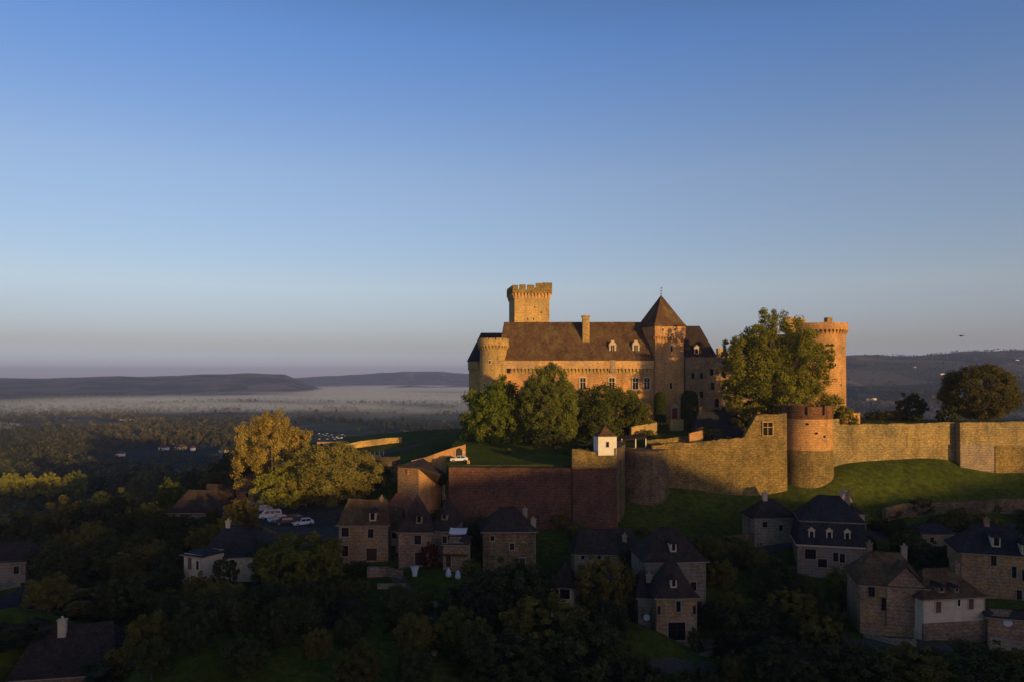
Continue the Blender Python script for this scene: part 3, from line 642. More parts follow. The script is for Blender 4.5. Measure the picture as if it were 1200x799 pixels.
# dark round tower behind, with conical slate roof
x = W(563.5, 0, 250)[0]; zc = W(0, 423, 247)[2]
mb = MB(); mb.cyl(x, 252, 4.0, 78, zc, 4.0, 40); mb.cyl(x, 252, 4.35, zc-2.8, zc+0.05, 4.35, 40); bt = mb.build('rear_tower', 'gold', C, world=True); bt['label'] = 'shaded round tower with cone roof at the far left corner'
mb = MB(); mb.cyl(x, 252, 4.7, zc, zc+9.4, 0.0, 40); mb.build('cone_roof', 'slate', bt, world=True)
mb = MB(); a, bq = W(564, 0, 258)[0], W(600, 0, 258)[0]; zz = W(0, 390, 258)[2]
mb.add([(a-1.5, 251, zz-5), (bq, 251, zz-5), (bq, 265, zz-5), (a-1.5, 265, zz-5), (a, 258, zz), (bq, 258, zz)], [(0, 1, 5, 4), (2, 3, 4, 5), (3, 0, 4), (1, 2, 5), (3, 2, 1, 0)])
rr_ = mb.build('rear_roof', 'slate', C, world=True); mb = MB(); mb.box(a-1, bq, 251.6, 264.5, 80, zz-5); mb.build('rear_wall', 'gold', C, world=True)

# the square keep
th = R(9); kc = (W(620.3, 0, 262)[0], 268.0); hw = 41.2*S(262)/2/cos(th)
K = MB(); zt1 = W(0, 348, 262)[2]; zt2 = W(0, 344, 262)[2]; zt3 = W(0, 338.3, 262)[2]; zt4 = W(0, 334.3, 262)[2]; zt5 = W(0, 331.3, 262)[2]
K.box(-hw, hw, -hw, hw, 0, zt2-80)
kp = cput(K, 'keep', 'gold', C, kc[0], kc[1], 80, th); kp['label'] = 'tall square crenellated keep'
c_ = MB(); o = 0.75
for fc in 'fb': corbels_flat(c_, -hw-.3, hw+.3, -hw if fc == 'f' else hw, o, zt1-80-0.6, zt2-80, 11, fc)
for fc in 'lr': corbels_flat(c_, -hw-.3, hw+.3, -hw if fc == 'l' else hw, o, zt1-80-0.6, zt2-80, 11, fc)
c_.build('corbel_band', 'smooth', kp)
p = MB(); H = hw+o; z0_, z1_ = zt2-80, zt3-80
for (a, b_, c2, d_) in ((-H, H, -H, -H+.8), (-H, H, H-.8, H), (-H, -H+.8, -H+.8, H-.8), (H-.8, H, -H+.8, H-.8)): p.box(a, b_, c2, d_, z0_, z1_-0.6)
p.box(-H+.8, H-.8, -H+.8, H-.8, z0_-.3, z0_+.1)
top = zt4-80
mer = [(0, 0.14), (.175, .33), (.37, .55), (.59, .76), (.76, 1.0)]
for i, (a, b_) in enumerate(mer):
    tz = top+(-0.15, 0.1, 0, 0.7, (zt5-80-top))[i] if i < 4 else zt5-80
    p.box(-H+2*H*a, -H+2*H*b_-0.003, -H, -H+.8, z1_-.6, tz)
    p.box(-H+2*H*a, -H+2*H*b_-0.003, H-.8, H, z1_-.6, tz-0.2)
for i, (a, b_) in enumerate([(0.07, .2), (.3, .42), (.52, .64), (.74, .93)]):
    for xx in (-H, H-.8): p.box(xx, xx+.8, -H+2*H*a+.002, -H+2*H*b_, z1_-.6, top-0.1)
p.build('battlement', 'rubble', kp)
for u, py in ((0.9, 360), (3.2, 366), (0.5, 374), (-1.5, 374)): put(win_mesh(0.35, 0.8, False, 0.1, 0.06), 'window', ['gold', 'glass'], kp, (u, -hw, W(0, py, 262)[2]-80))

# square entrance tower with pyramid roof
th = R(20); fw = 38.5*S(229.4)/cos(th)/2; ccx = W(786.2, 0, 229.4)[0]-sin(th)*fw; ccy = 229.4+cos(th)*fw+1.0
E = MB(); ze = W(0, 381, 227)[2]-80; zc1 = W(0, 398.5, 227)[2]-80; zc2 = W(0, 394, 227)[2]-80
E.box(-fw+.3, fw-.3, -fw+.3, fw-.3, 0, zc2)
et = cput(E, 'entrance_tower', 'orange', C, ccx, ccy, 80, th); et['label'] = 'square tower with steep pyramid roof'
c_ = MB(); fx = fw-.3
for fc in 'fb': corbels_flat(c_, -fx, fx, -fx if fc == 'f' else fx, .5, zc1-.2, zc2, 10, fc)
for fc in 'lr': corbels_flat(c_, -fx, fx, -fx if fc == 'l' else fx, .4, zc1-.2, zc2, 10, fc)
c_.build('corbel_band', 'orange', et)
MB().box(-fw-.05, fw+.05, -fw-.05, fw+.05, zc2, ze).build('upper_storey', 'orange', et)
fo = fw+.55; za = W(0, 344.5, 231)[2]-80; q = 0.86
r = MB(); r.prism([(-fo, -fo), (fo, -fo), (fo, fo), (-fo, fo)], ze-.1, ze+.9, 0, [(-fo*q, -fo*q), (fo*q, -fo*q), (fo*q, fo*q), (-fo*q, fo*q)])
r.prism([(-fo*q, -fo*q), (fo*q, -fo*q), (fo*q, fo*q), (-fo*q, fo*q)], ze+.9, za, 0, [(-.08, -.08), (.08, -.08), (.08, .08), (-.08, .08)])
r.build('pyramid_roof', 'roof', et)
f_ = MB(); f_.tube([(0, 0, za-.3), (0, 0, za+2.6)], [.09, .04], 6); f_.box(-.5, .5, -.03, .03, za+1.3, za+1.42); f_.tube([(0, 0, za+.3), (0, 0, za+.5), (0, 0, za+.7)], [.05, .22, .05], 8); f_.box(-0.1, .45, -.02, .02, za+2.1, za+2.4)
f_.build('weather_vane', 'iron', et)
for u, py, ww, hh_ in ((-2.6, 386, .55, .9), (1.6, 385.5, .55, .9), (0.6, 408, .8, 1.7), (0.4, 452, .8, 1.8), (-1.5, 425, .35, .8), (-2.2, 470, .5, .9)):
    put(win_mesh(ww, hh_, False, .16, .12), 'window', ['trim', 'glass'], et, (u, -fw+.3 if py > 394 else -fw-.05, W(0, py, 227)[2]-80))
d = MB(); d.box(-.95, .95, -.1, .2, 0, 2.9, 1); d.box(-1.35, -.95, -.3, .2, 0, 3.2); d.box(.95, 1.35, -.3, .2, 0, 3.2)
d.add([(-1.6, -.4, 3.2), (1.6, -.4, 3.2), (0, -.4, 4.6), (-1.6, .2, 3.2), (1.6, .2, 3.2), (0, .2, 4.6)], [(0, 1, 2), (5, 4, 3), (0, 3, 4, 1), (1, 4, 5, 2), (2, 5, 3, 0)])
put(d, 'door', ['trim', 'red'], et, (1.6, -fw+.3, W(0, 491, 225)[2]-80))
MB().box(-fw+1.0, -fw+2.1, -fw-.5, -fw+.35, 0, W(0, 463, 225)[2]-80).build('pilaster', 'trim', et)
# right wing (in the shade of the plane tree)
a, bq = W(803, 0, 234)[0], W(838, 0, 234)[0]; zz = W(0, 416.5, 234)[2]; zt_ = W(0, 382, 240)[2]
mb = MB(); mb.box(a, W(888, 0, 234)[0], 234, 246, 80, zz-.2); rw = mb.build('east_wing', 'village_warm', C, world=True); rw['label'] = 'ruined wing in shade right of the pyramid roof'
mb = MB(); mb.add([(a, 233.4, zz-.2), (bq+.4, 233.4, zz-.2), (bq+.4, 247, zz-.2), (a, 247, zz-.2), (a, 240.2, zt_), (W(820, 0, 240)[0], 240.2, zt_)], [(0, 1, 5, 4), (2, 3, 4, 5), (3, 0, 4), (1, 2, 5), (3, 2, 1, 0)])
ew = mb.build('east_roof', 'roof_dark', C, world=True)
d = MB(); d.box(-.7, .7, -.3, 2.5, 0, 2.3); d.box(-.4, .4, -.36, -.2, .5, 1.9, 1)
d.add([(-.9, -.4, 2.3), (.9, -.4, 2.3), (0, -.4, 3.2), (-.9, 3, 2.3), (.9, 3, 2.3), (0, 3, 3.2)], [(0, 1, 2), (5, 4, 3), (0, 3, 4, 1), (1, 4, 5, 2), (2, 5, 3, 0)])
cput(d, 'dormer', ['trim', 'glass'], ew, *W(816, 416, 234.2))
x = W(844, 0, 240)[0]; mb = MB(); mb.box(x-1, x+1, 239, 241, zz-1, W(0, 408, 240)[2]); mb.build('chimney', 'gold', rw, world=True)
for px, py, ww, hh_ in ((812, 440, .9, 1.8), (822, 440, .9, 1.8), (834, 436, 1.0, 1.9), (847, 437, 1.0, 1.9), (835, 452, 1.1, 2.2), (848, 452, 1.1, 2.2), (860, 445, 1.1, 2.2), (822, 462, 1.0, 2.0), (840, 472, 1.2, 2.6), (855, 472, 1.2, 2.6)):
    cput(win_mesh(ww, hh_, False, .16, .12), 'window', ['grey', 'glass'], rw, *W(px, py, 234))
mb = MB()
for i in range(22):
    xx = bq+.5+(W(888, 0, 234)[0]-bq-1)*i/22; mb.box(xx, xx+random.uniform(.5, 1.0), 234.1, 235.2, zz-.25, zz+random.choice((.3, .7, 1.2, .2)))
mb.build('broken_parapet', 'grey', rw, world=True)
# big round tower on the right, and its wing
cxr = W(956.5, 0, 234)[0]
rt = round_tower('great_round_tower', 'large round artillery tower partly behind the plane tree', cxr, 234, 8.3, W(0, 378.3, 227)[2], W(0, 391.5, 227)[2], W(0, 386.5, 227)[2], 80, 'orange', 16, 0.93, .45, .7, 46, 64)
for px, wd, tp in ((925, 12, 372.3), (939, 8, 374.3), (971, 6, 372.2)):
    x = W(px, 0, 230)[0]; mb = MB(); mb.box(x-wd*s/2, x+wd*s/2, 229, 231.5, W(0, 390, 230)[2], W(0, tp, 230)[2]); mb.build('chimney', 'gold', rt, world=True)
for dx, z in ((2.5, 104), (4.5, 98), (3.0, 92), (5.5, 109)):
    cput(win_mesh(.5, .9, False, .12, .08), 'window', ['trim', 'glass'], rt, cxr+dx, 234-sqrt(8.35**2-dx*dx), z, math.asin(dx/8.35))
mb = MB(); mb.box(W(884, 0, 236)[0], cxr-3, 236, 248, 80, W(0, 392, 236)[2]); lw = mb.build('link_wing', 'orange', C, world=True)
# low dark outbuilding on the terrace
x, y, z = W(842, 507, 206)
T = thing('terrace_outbuilding', 'low dark slate-roofed outbuilding on the terrace in shade of the plane tree', 'building', (x, y, 82), R(-6))
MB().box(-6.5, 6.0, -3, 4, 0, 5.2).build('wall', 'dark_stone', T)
mb = MB(); mb.add([(-7.0, -3.5, 5.1), (6.5, -3.5, 4.6), (6.5, 4.5, 4.6), (-7, 4.5, 5.1), (-5, .5, 9.3), (2.4, .5, 8.9)], [(0, 1, 5, 4), (2, 3, 4, 5), (3, 0, 4), (1, 2, 5), (3, 2, 1, 0)]); mb.build('roof', 'slate', T)
put(win_mesh(.9, 1.2, False), 'window', ['trim', 'glass'], T, (-2, -3, 2.8)); put(win_mesh(1.0, 2.0, False), 'door', ['trim', 'wood'], T, (2.2, -3, 1.6))
x, y, z = W(875, 510, 196)
T = thing('terrace_outbuilding', 'flat grey lean-to roof tucked behind the rampart window wall', 'building', (x, y, 82), R(3))
MB().box(-4.4, 3.2, -2.5, 2.5, 0, 2.9).build('wall', 'grey', T)
mb = MB(); mb.add([(-4.8, -2.9, 2.9), (3.5, -2.9, 2.9), (3.5, 3, 5.2), (-4.8, 3, 5.2), (-4.8, -2.9, 3.1), (3.5, -2.9, 3.1), (3.5, 3, 5.4), (-4.8, 3, 5.4)], [(3, 2, 1, 0), (4, 5, 6, 7), (0, 1, 5, 4), (1, 2, 6, 5), (2, 3, 7, 6), (3, 0, 4, 7)]); mb.build('roof', 'slate', T)

# ------------------------------------------------------------------ gatehouse and walls left of the bastion
# tower with lean-to roof
Yg = 166
x0g, _, zg = W(466, 547, Yg)
T = thing('gatehouse', 'sunlit stone gatehouse with a sloping tile roof left of the bastion', 'gatehouse', (x0g, Yg, 68))
c0 = W(466, 547, 166); c1 = W(490.5, 548.5, 161.5); c2 = W(521, 583, 172); 
lo = 62
P4 = [(c0[0], c0[1]), (c1[0], c1[1]), (W(517, 0, 170)[0], 170.5), (c0[0]+5.5, c0[1]+8)]
mb = MB(); tz = [c0[2], c1[2], W(0, 567, 170)[2], W(0, 552, 172)[2]]
vs = [(p[0], p[1], lo) for p in P4]+[(p[0], p[1], z_) for p, z_ in zip(P4, tz)]
mb.add(vs, [(3, 2, 1, 0), (4, 5, 6, 7), (0, 1, 5, 4), (1, 2, 6, 5), (2, 3, 7, 6), (3, 0, 4, 7)]); mb.build('wall', 'orange', T, world=True)
def slab(name, pts, th_, m_, par):
    mb = MB(); n_ = len(pts)
    mb.add([p for p in pts]+[(p[0], p[1], p[2]+th_) for p in pts], [tuple(range(n_-1, -1, -1)), tuple(range(n_, 2*n_))]+[(i, (i+1) % n_, n_+(i+1) % n_, n_+i) for i in range(n_)])
    return mb.build(name, m_, par, world=True)
ap = W(496, 538, 172)
slab('roof', [W(465, 547, 165.6), W(491, 548.3, 161.0), ap], .3, 'roof', T)
slab('roof', [W(490.6, 548, 161.0), W(532, 562.5, 170), ap], .3, 'roof_dark', T)
slab('roof', [W(491.5, 549, 161.2), W(515.5, 569, 168.8), W(532.5, 563, 170.3)], .22, 'roof_dark', T)
mb = MB(); mb.box(W(518, 0, 170)[0], W(529, 0, 170)[0], 170.2, 173, 66, W(0, 563, 170)[2]); mb.build('side_wall', 'gold', T, world=True)
q1 = W(477.5, 552.5, 164); a_ = atan2(c1[1]-c0[1], c1[0]-c0[0])
put(win_mesh(.28, .9, False, .05, .05), 'window', ['orange', 'glass'], T, (q1[0]-T.location.x+.0, q1[1]-T.location.y-.25, q1[2]-T.location.z), a_)
put(win_mesh(.9, 2.4, False, .15, .1), 'window', ['trim', 'glass'], T, (W(524, 0, 170)[0]-T.location.x, 170.2-T.location.y, W(0, 573, 170)[2]-68))
# gabled wall behind
T = thing('gabled_wall', 'sunlit sloping gable wall with a gate opening between the gatehouse and the trees', 'wall', W(520, 548, 182))
vs = []; prof = [(482, 539.5, 556), (500, 535, 556), (515, 529.5, 556), (530, 524.5, 556), (545.5, 520.5, 558)]
for thk in (0, 1.1):
    for px, pt, pb in prof: p = W(px, pt, 182); vs.append((p[0], 182+thk, p[2])); vs.append((p[0], 182+thk, 74))
n_ = len(prof); fs = []
for i in range(n_-1):
    a = 2*i; fs += [(a+1, a+3, a+2, a), (a+2*n_, a+2+2*n_, a+3+2*n_, a+1+2*n_), (a, a+2, a+2+2*n_, a+2*n_)]
fs += [(0, 2*n_, 2*n_+1, 1), (2*n_-2, 2*n_-1, 4*n_-1, 4*n_-2)]
MB().add(vs, fs).build('masonry', 'orange', T, world=True)
p = W(538, 532.5, 182); g_ = MB(); g_.box(-.8, .8, -.08, .1, -1.4, 1.2, 1); g_.add([(-.8, -.08, 1.2), (.8, -.08, 1.2), (0, -.08, 1.7)], [(0, 1, 2)], 1); g_.box(-1.05, -.8, -.15, .1, -1.4, 1.2); g_.box(.8, 1.05, -.15, .1, -1.4, 1.2)
put(g_, 'gate', ['trim', 'wood'], T, (p[0]-T.location.x, p[1]-T.location.y, p[2]-T.location.z))
wall_run('garden_wall', [(W(546.5, 0, 182)[0], 182.2, W(0, 538, 182)[2], 74), (W(546.8, 0, 170)[0], 172, 81.6, 74)], .6, 'orange', 'short end wall returning from the gabled wall toward the bastion', rough=.15)
wall_run('garden_wall', [wp(511, 551, 575, 176), wp(532, 563, 590, 171)], .5, 'grey', 'coped stair wall descending beside the gatehouse', rough=.1)
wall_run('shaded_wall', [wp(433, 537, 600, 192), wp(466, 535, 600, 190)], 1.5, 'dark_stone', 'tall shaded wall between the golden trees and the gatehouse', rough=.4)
wall_run('terrace_wall', [wg(404, 526, 545, 232, 1.9), wg(425, 522, 540, 234, 1.9), wg(450, 518, 536, 236, 1.9), wg(471, 515, 530, 238, 1.6)], .9, 'gold', 'long low sunlit wall climbing behind the golden trees', rough=.2)
wall_run('terrace_wall', [wg(408, 535.5, 552, 214), wg(437, 536, 550, 214), wg(446, 539, 550, 213)], .6, 'gold', 'low sunlit wall under the row of pale posts', rough=.2)
for i in range(9):
    x, y, z = W(408+i*5.2, 528, 219); z = gz(x, y)+.9; o = MB().tube([(0, 0, -1.5), (0, 0, 1.3)], [.1, .08], 6).build('fence_post', 'white'); o.location = (x, y, z-.9)
    tag(o, 'pale post in the short row beside the sunlit terrace wall', 'post', 'fence posts behind the golden trees')
# building with openings behind the golden tree
x, y, z = W(388, 522, 262)
T = thing('stone_shed', 'low sunlit wall with dark openings under the distant parked cars', 'building', (x, y, z-4))
MB().box(-4.8, 4.6, 0, 4, 0, 5.3).build('wall', 'orange', T)
for u in (-3.2, .0, 2.5): put(win_mesh(.9, 1.5, False, .1, .05), 'window', ['trim', 'glass'], T, (u, 0, 4.2))
# white van behind gate
# ------------------------------------------------------------------ houses
HF = []
def age_roof(o, L, hh, rise):
    import bmesh
    bm = bmesh.new(); bm.from_mesh(o.data); big = [e for e in bm.edges if e.calc_length() > 1.6]
    bmesh.ops.subdivide_edges(bm, edges=big, cuts=5, use_grid_fill=True); sd = random.uniform(0, 50)
    for v in bm.verts:
        k = max(0, min(1, (v.co.z-hh)/max(rise, .1)))
        v.co.z += -.26*k*max(0, 1-(v.co.x/max(L, .5))**2)*min(1, L/4)+.07*float(wob(v.co.x, v.co.y, 1.7, sd))
    bm.to_mesh(o.data); bm.free()
class House:
    def __init__(s, label, pl, pr, pe, pb, Y, d, rz, wallm, roofm, ridge_y=None, hip=0.0, name='stone_house', roof_h=None, ov=.45, flare=True, ridge_frac=None, lowstone=None, group=None, cat='house'):
        rz = R(rz); s.Y = Y; s.d = d; s.rz = rz; s.pc = (pl+pr)/2
        if wallm == 'village': wallm = ('village', 'village_warm', 'village_grey')[int(pl+pb) % 3]
        s.w = (pr-pl)*S(Y)/cos(rz); s.zb = W(0, pb, Y)[2]; s.ze = W(0, pe, Y)[2]; s.h = s.ze-s.zb
        fx = W(s.pc, 0, Y)[0]; cx_, cy_ = fx-sin(rz)*d/2, Y+cos(rz)*d/2
        s.T = thing(name, label, cat, (cx_, cy_, s.zb), rz, group); HF.append((cx_, cy_, max(s.w, d)/2, fx, Y))
        w, d2 = s.w/2, d/2
        s.rh = roof_h if roof_h else W(0, ridge_y, Y+d2)[2]-s.ze
        mb = MB(); mb.box(-w, w, -d2, d2, -5, s.h)
        if hip == 0:
            mb.v = mb.v; g_ = s.rh-.12
            mb.add([(-w, -d2, s.h), (-w, d2, s.h), (-w, 0, s.h+g_), (w, -d2, s.h), (w, d2, s.h), (w, 0, s.h+g_)], [(0, 2, 1), (3, 4, 5), (0, 3, 5, 2), (1, 2, 5, 4)])
        mb.build('wall', wallm, s.T)
        W_, D_ = w+ov, d2+ov; h0 = s.h-.15; hx = min(hip*D_, W_-.05); s.ov = ov
        r = MB()
        if hip == 0:
            r.add([(-W_, -D_, h0), (W_, -D_, h0), (W_, 0, s.h+s.rh), (-W_, 0, s.h+s.rh), (-W_, D_, h0), (W_, D_, h0)]+
                  [(-W_, -D_, h0-.22), (W_, -D_, h0-.22), (W_, 0, s.h+s.rh-.3), (-W_, 0, s.h+s.rh-.3), (-W_, D_, h0-.22), (W_, D_, h0-.22)],
                  [(0, 1, 2, 3), (3, 2, 5, 4), (7, 6, 9, 8), (8, 9, 10, 11), (0, 6, 7, 1), (4, 5, 11, 10), (0, 3, 9, 6), (3, 4, 10, 9), (1, 7, 8, 2), (2, 8, 11, 5)])
        else:
            hz_ = .13 if flare else 0.0001; k = .2
            m_ = [(-W_+hx*k, -D_+D_*k), (W_-hx*k, -D_+D_*k), (W_-hx*k, D_-D_*k), (-W_+hx*k, D_-D_*k)]
            zM = h0+(s.rh+.15)*(hz_ if flare else k)
            b4 = [(-W_, -D_), (W_, -D_), (W_, D_), (-W_, D_)]
            vs = [(x, y, h0-.2) for x, y in b4]+[(x, y, h0) for x, y in b4]+[(x, y, zM) for x, y in m_]+[(-W_+hx, 0, s.h+s.rh), (W_-hx, 0, s.h+s.rh)]
            fs = [(3, 2, 1, 0)]+[(i, (i+1) % 4, 4+(i+1) % 4, 4+i) for i in range(4)]+[(4+i, 4+(i+1) % 4, 8+(i+1) % 4, 8+i) for i in range(4)]
            fs += [(8, 9, 13, 12), (10, 11, 12, 13), (9, 10, 13), (11, 8, 12)]
            r.add(vs, fs)
        L = W_-hx if hip else W_
        n_ = max(1, int(2*L/.45))
        if L > .4:
            for i in range(n_):
                a = -L+2*L*i/n_; r.box(a, a+2*L/n_*.95, -.13, .13, s.h+s.rh-.12, s.h+s.rh+.1+random.uniform(0, .05))
        s.roof = r.build('roof', roofm, s.T); age_roof(s.roof, W_, s.h, s.rh)
        gt_ = MB(); gt_.tube([(-W_, -D_-.05, h0-.12), (0, -D_-.05, h0-.17), (W_, -D_-.05, h0-.14)], [.08]*3, 6)
        gt_.tube([(w-.1, -D_, h0-.2), (w-.1, -d2-.1, h0-.6), (w-.1, -d2-.1, -1)], [.05]*3, 6); gt_.build('gutter', 'trim_dull', s.roof)
    def fu(s, px): return (px-s.pc)*S(s.Y)/cos(s.rz)
    def fz(s, py): return W(0, py, s.Y)[2]-s.zb
    def op(s, px, py, w=.9, h=1.3, kind='window', face='f', u=None, frame=.14, fm='trim_dull', z=None):
        u = s.fu(px) if u is None else u; z = s.fz(py) if z is None else z
        mb = MB(); mb.box(-w/2-frame, -w/2, -.1, .05, -h/2-(0 if kind == 'door' else frame), h/2+frame); mb.box(w/2, w/2+frame, -.1, .05, -h/2-(0 if kind == 'door' else frame), h/2+frame)
        mb.box(-w/2, w/2, -.11, .05, h/2, h/2+frame)
        if kind != 'door': mb.box(-w/2-.05, w/2+.05, -.16, .05, -h/2-frame, -h/2)
        pos = {'f': (u, -s.d/2, z, 0), 'r': (s.w/2, u, z, pi/2), 'l': (-s.w/2, u, z, -pi/2)}[face]
        o = put(mb, 'door' if kind == 'door' else 'window', fm, s.T, pos[:3], pos[3])
        if kind == 'door': MB().box(-w/2, w/2, -.04, .05, -h/2, h/2).build('door_leaf', 'wood', o)
        elif kind == 'shutter': MB().box(-w/2, w/2, -.07, .05, -h/2, h/2).build('shutter', 'shutter', o)
        else:
            MB().box(-w/2, w/2, -.03, .05, -h/2, h/2).build('pane', 'glass', o)
            if w > .7:
                b_ = MB(); b_.box(-.035, .035, -.06, -.02, -h/2, h/2); b_.box(-w/2, -.04, -.055, -.02, .1, .16); b_.box(.04, w/2, -.055, -.02, .1, .16); b_.build('glazing_bar', 'wood', o)
        return o
    def chim(s, u, v, top, w=.9, m='village', d=.7, capm=None):
        zt = top if top is not None else s.h+s.rh+1
        mb = MB(); mb.box(u-w/2, u+w/2, v-d/2, v+d/2, s.h, zt); mb.box(u-w/2-.1, u+w/2+.1, v-d/2-.1, v+d/2+.1, zt, zt+.15)
        mb.cyl(u, v, .16, zt+.15, zt+.55, n=10)
        return mb.build('chimney', m, s.roof)
    def dormer(s, px, py, w=1.1, h=1.5, m='trim', face='f', u=None, z=None):
        u = s.fu(px) if u is None else u
        z = (W(0, py, s.Y+1.2)[2]-s.zb) if z is None else z      # z of the window centre
        t_ = max(0, (z-h/2-s.h))/s.rh; D_ = s.d/2+s.ov
        y = -D_*(1-t_)-.1
        mb = MB(); L = 2.6
        mb.box(-w/2, w/2, 0, L, -h/2, h/2); mb.box(-w/2+.22, w/2-.22, -.06, .1, -h/2+.25, h/2-.05, 1)
        e = .18
        mb.add([(-w/2-e, -.2, h/2), (w/2+e, -.2, h/2), (0, -.2, h/2+w*.62), (-w/2-e, L+.6, h/2), (w/2+e, L+.6, h/2), (0, L+.6, h/2+w*.62)], [(0, 1, 2), (5, 4, 3), (0, 3, 4, 1), (1, 4, 5, 2), (2, 5, 3, 0)], 2)
        pos = (u, y, z, 0) if face == 'f' else ((s.w/2+s.ov)*(1-t_)+.1, u, z, pi/2)
        return put(mb, 'dormer', [m, 'glass', 'roof_dark'], s.roof, pos[:3], pos[3])

h = House('stone house with brown hipped roof, one dormer and a wide dark doorway facing the gardens', 397, 455, 613.5, 657, 140, 8, 0, 'village', 'roof', 584, .3)
h.op(404.5, 623, 1.3, 1.6); h.op(434.5, 624.5, 1.0, 1.6); h.op(435.5, 649, 1.9, 2.2, 'door'); h.op(404.5, 645, 1.1, 1.9); h.dormer(436.5, 604, 1.2, 1.5); h.chim(h.fu(443), 0, h.h+h.rh+.2, .7)
h.op(385, 0, .9, 1.3, face='l', u=1, z=4.5)
h = House('narrow recessed stone house between the two gabled village houses', 455, 467, 619, 655, 143, 7, 0, 'grey', 'roof', 594, 0)
h.op(462, 627, .8, 1.1); h.op(461, 645, 1.0, 2.0, 'door')
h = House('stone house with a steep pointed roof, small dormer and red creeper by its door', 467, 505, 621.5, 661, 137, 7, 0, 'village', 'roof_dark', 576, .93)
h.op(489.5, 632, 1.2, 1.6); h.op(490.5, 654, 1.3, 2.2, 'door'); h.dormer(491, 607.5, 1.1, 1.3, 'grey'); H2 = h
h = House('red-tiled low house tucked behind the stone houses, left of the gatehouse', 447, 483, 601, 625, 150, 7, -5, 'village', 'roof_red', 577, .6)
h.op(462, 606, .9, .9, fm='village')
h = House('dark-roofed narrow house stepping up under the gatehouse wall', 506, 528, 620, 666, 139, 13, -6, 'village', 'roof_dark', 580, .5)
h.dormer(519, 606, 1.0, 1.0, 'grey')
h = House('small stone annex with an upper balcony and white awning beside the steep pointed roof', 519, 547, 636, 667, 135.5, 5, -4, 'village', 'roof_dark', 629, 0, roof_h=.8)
h.op(525.5, 657, .9, 1.9, 'door'); h.op(521, 632, .8, 1.2)
MB().box(-2.3, 2.3, -3.5, -2.5, 2.6, 2.75).build('balcony', 'wood', h.T)
x, y, z = W(537, 622, 133)
T = thing('awning', 'white canvas awning stretched above the annex balcony', 'awning', (x, y, z), R(-4))
mb = MB(); n_ = 9
for i in range(n_):
    for j in range(2): mb.v.append((-1.5+3.0*i/(n_-1), -.9+1.8*j, .35*(2*j-1)+.12*(abs(i-4)/4)**2))
for i in range(n_): 
    for j in range(2): p = mb.v[2*i+j]; mb.v.append((p[0], p[1], p[2]-.04))
for i in range(n_-1):
    a = 2*i; mb.f += [(a, a+2, a+3, a+1), (a+2*n_, a+1+2*n_, a+3+2*n_, a+2+2*n_), (a, a+2*n_, a+2+2*n_, a+2), (a+1, a+3, a+3+2*n_, a+1+2*n_)]; mb.mi += [0]*4
mb.build('canvas', 'canvas', T)
for xx in (-1.45, 1.45): MB().tube([(xx, -.85, -3.0), (xx, -.85, -.28)], [.04, .04], 6).build('pole', 'iron', T)
for px, lab in ((525.5, 'white closed parasol nearest the annex door, left of its twin'), (536.5, 'white closed parasol at the corner of the annex terrace')):
    x, y, z = W(px, 676, 131.5); z = gz(x, y)
    T = thing('garden_parasol', lab, 'parasol', (x, y, z), 0, 'white parasols by the annex')
    MB().tube([(0, 0, 0), (0, 0, 2.3)], [.04, .03], 6).build('pole', 'iron', T)
    MB().tube([(0, 0, .7), (0, 0, 1.0), (0, 0, 1.7), (0, 0, 2.2)], [.42, .5, .38, .04], 12).build('canopy', 'canvas', T, smooth=True)
x, y, z = W(486, 670, 131); z = W(0, 671, 131)[2]
T = thing('planter', 'big white flared planter with a pale shrub on the terrace below the red creeper', 'planter', (x, y, z))
MB().tube([(0, 0, -.5), (0, 0, 0), (0, 0, .9), (0, 0, 1.15)], [.4, .42, .68, .72], 14).build('pot', 'canvas', T)
wall_run('terrace_wall', [wp(442, 684, 720, 129), wp(475, 684, 720, 129)], .6, 'grey', 'pale terrace wall edging the garden below the stone houses', rough=.15)
wall_run('terrace_wall', [wp(430, 664, 690, 134.5), wp(452, 664, 690, 134.5), wp(470, 668, 690, 133)], .6, 'village', 'stone stair wall below the wide dark doorway', rough=.2)
wall_run('terrace_wall', [wp(483, 706, 730, 121), wp(513, 705, 730, 121)], .5, 'grey', 'second low wall stepping down the shaded garden', rough=.1)
wall_run('terrace_wall', [wp(475, 725, 750, 115), wp(508, 725, 750, 115)], .5, 'grey', 'third low wall in the shaded garden left of the dark trees', rough=.1)
wall_run('terrace_wall', [wp(412, 773, 830, 101), wp(440, 769, 830, 101), wp(500, 768, 830, 101), wp(560, 775, 830, 102)], .9, 'village', 'rough stone garden wall at the bottom edge of the view', rough=.4)
wall_run('terrace_wall', [wp(278, 714, 735, 127), wp(318, 720, 740, 124)], .6, 'village', 'low stone wall crossing the dark slope below the slate-roofed house', rough=.2)
wall_run('terrace_wall', [wp(296, 612, 640, 155), wp(312, 620, 645, 151), wp(330, 626, 645, 148.5), wp(352, 626, 645, 148)], .5, 'dark_stone', 'curved low wall edging the car park', rough=.15)
x, y, z = W(511, 760, 104); T = thing('planter', 'round stone pot standing on the bottom garden wall', 'planter', (x, y, W(0, 769, 101.5)[2]-.1))
T.location.y = 101.6; MB().tube([(0, 0, 0), (0, 0, .25), (0, 0, .7), (0, 0, .8)], [.22, .3, .45, .48], 12).build('pot', 'grey', T)

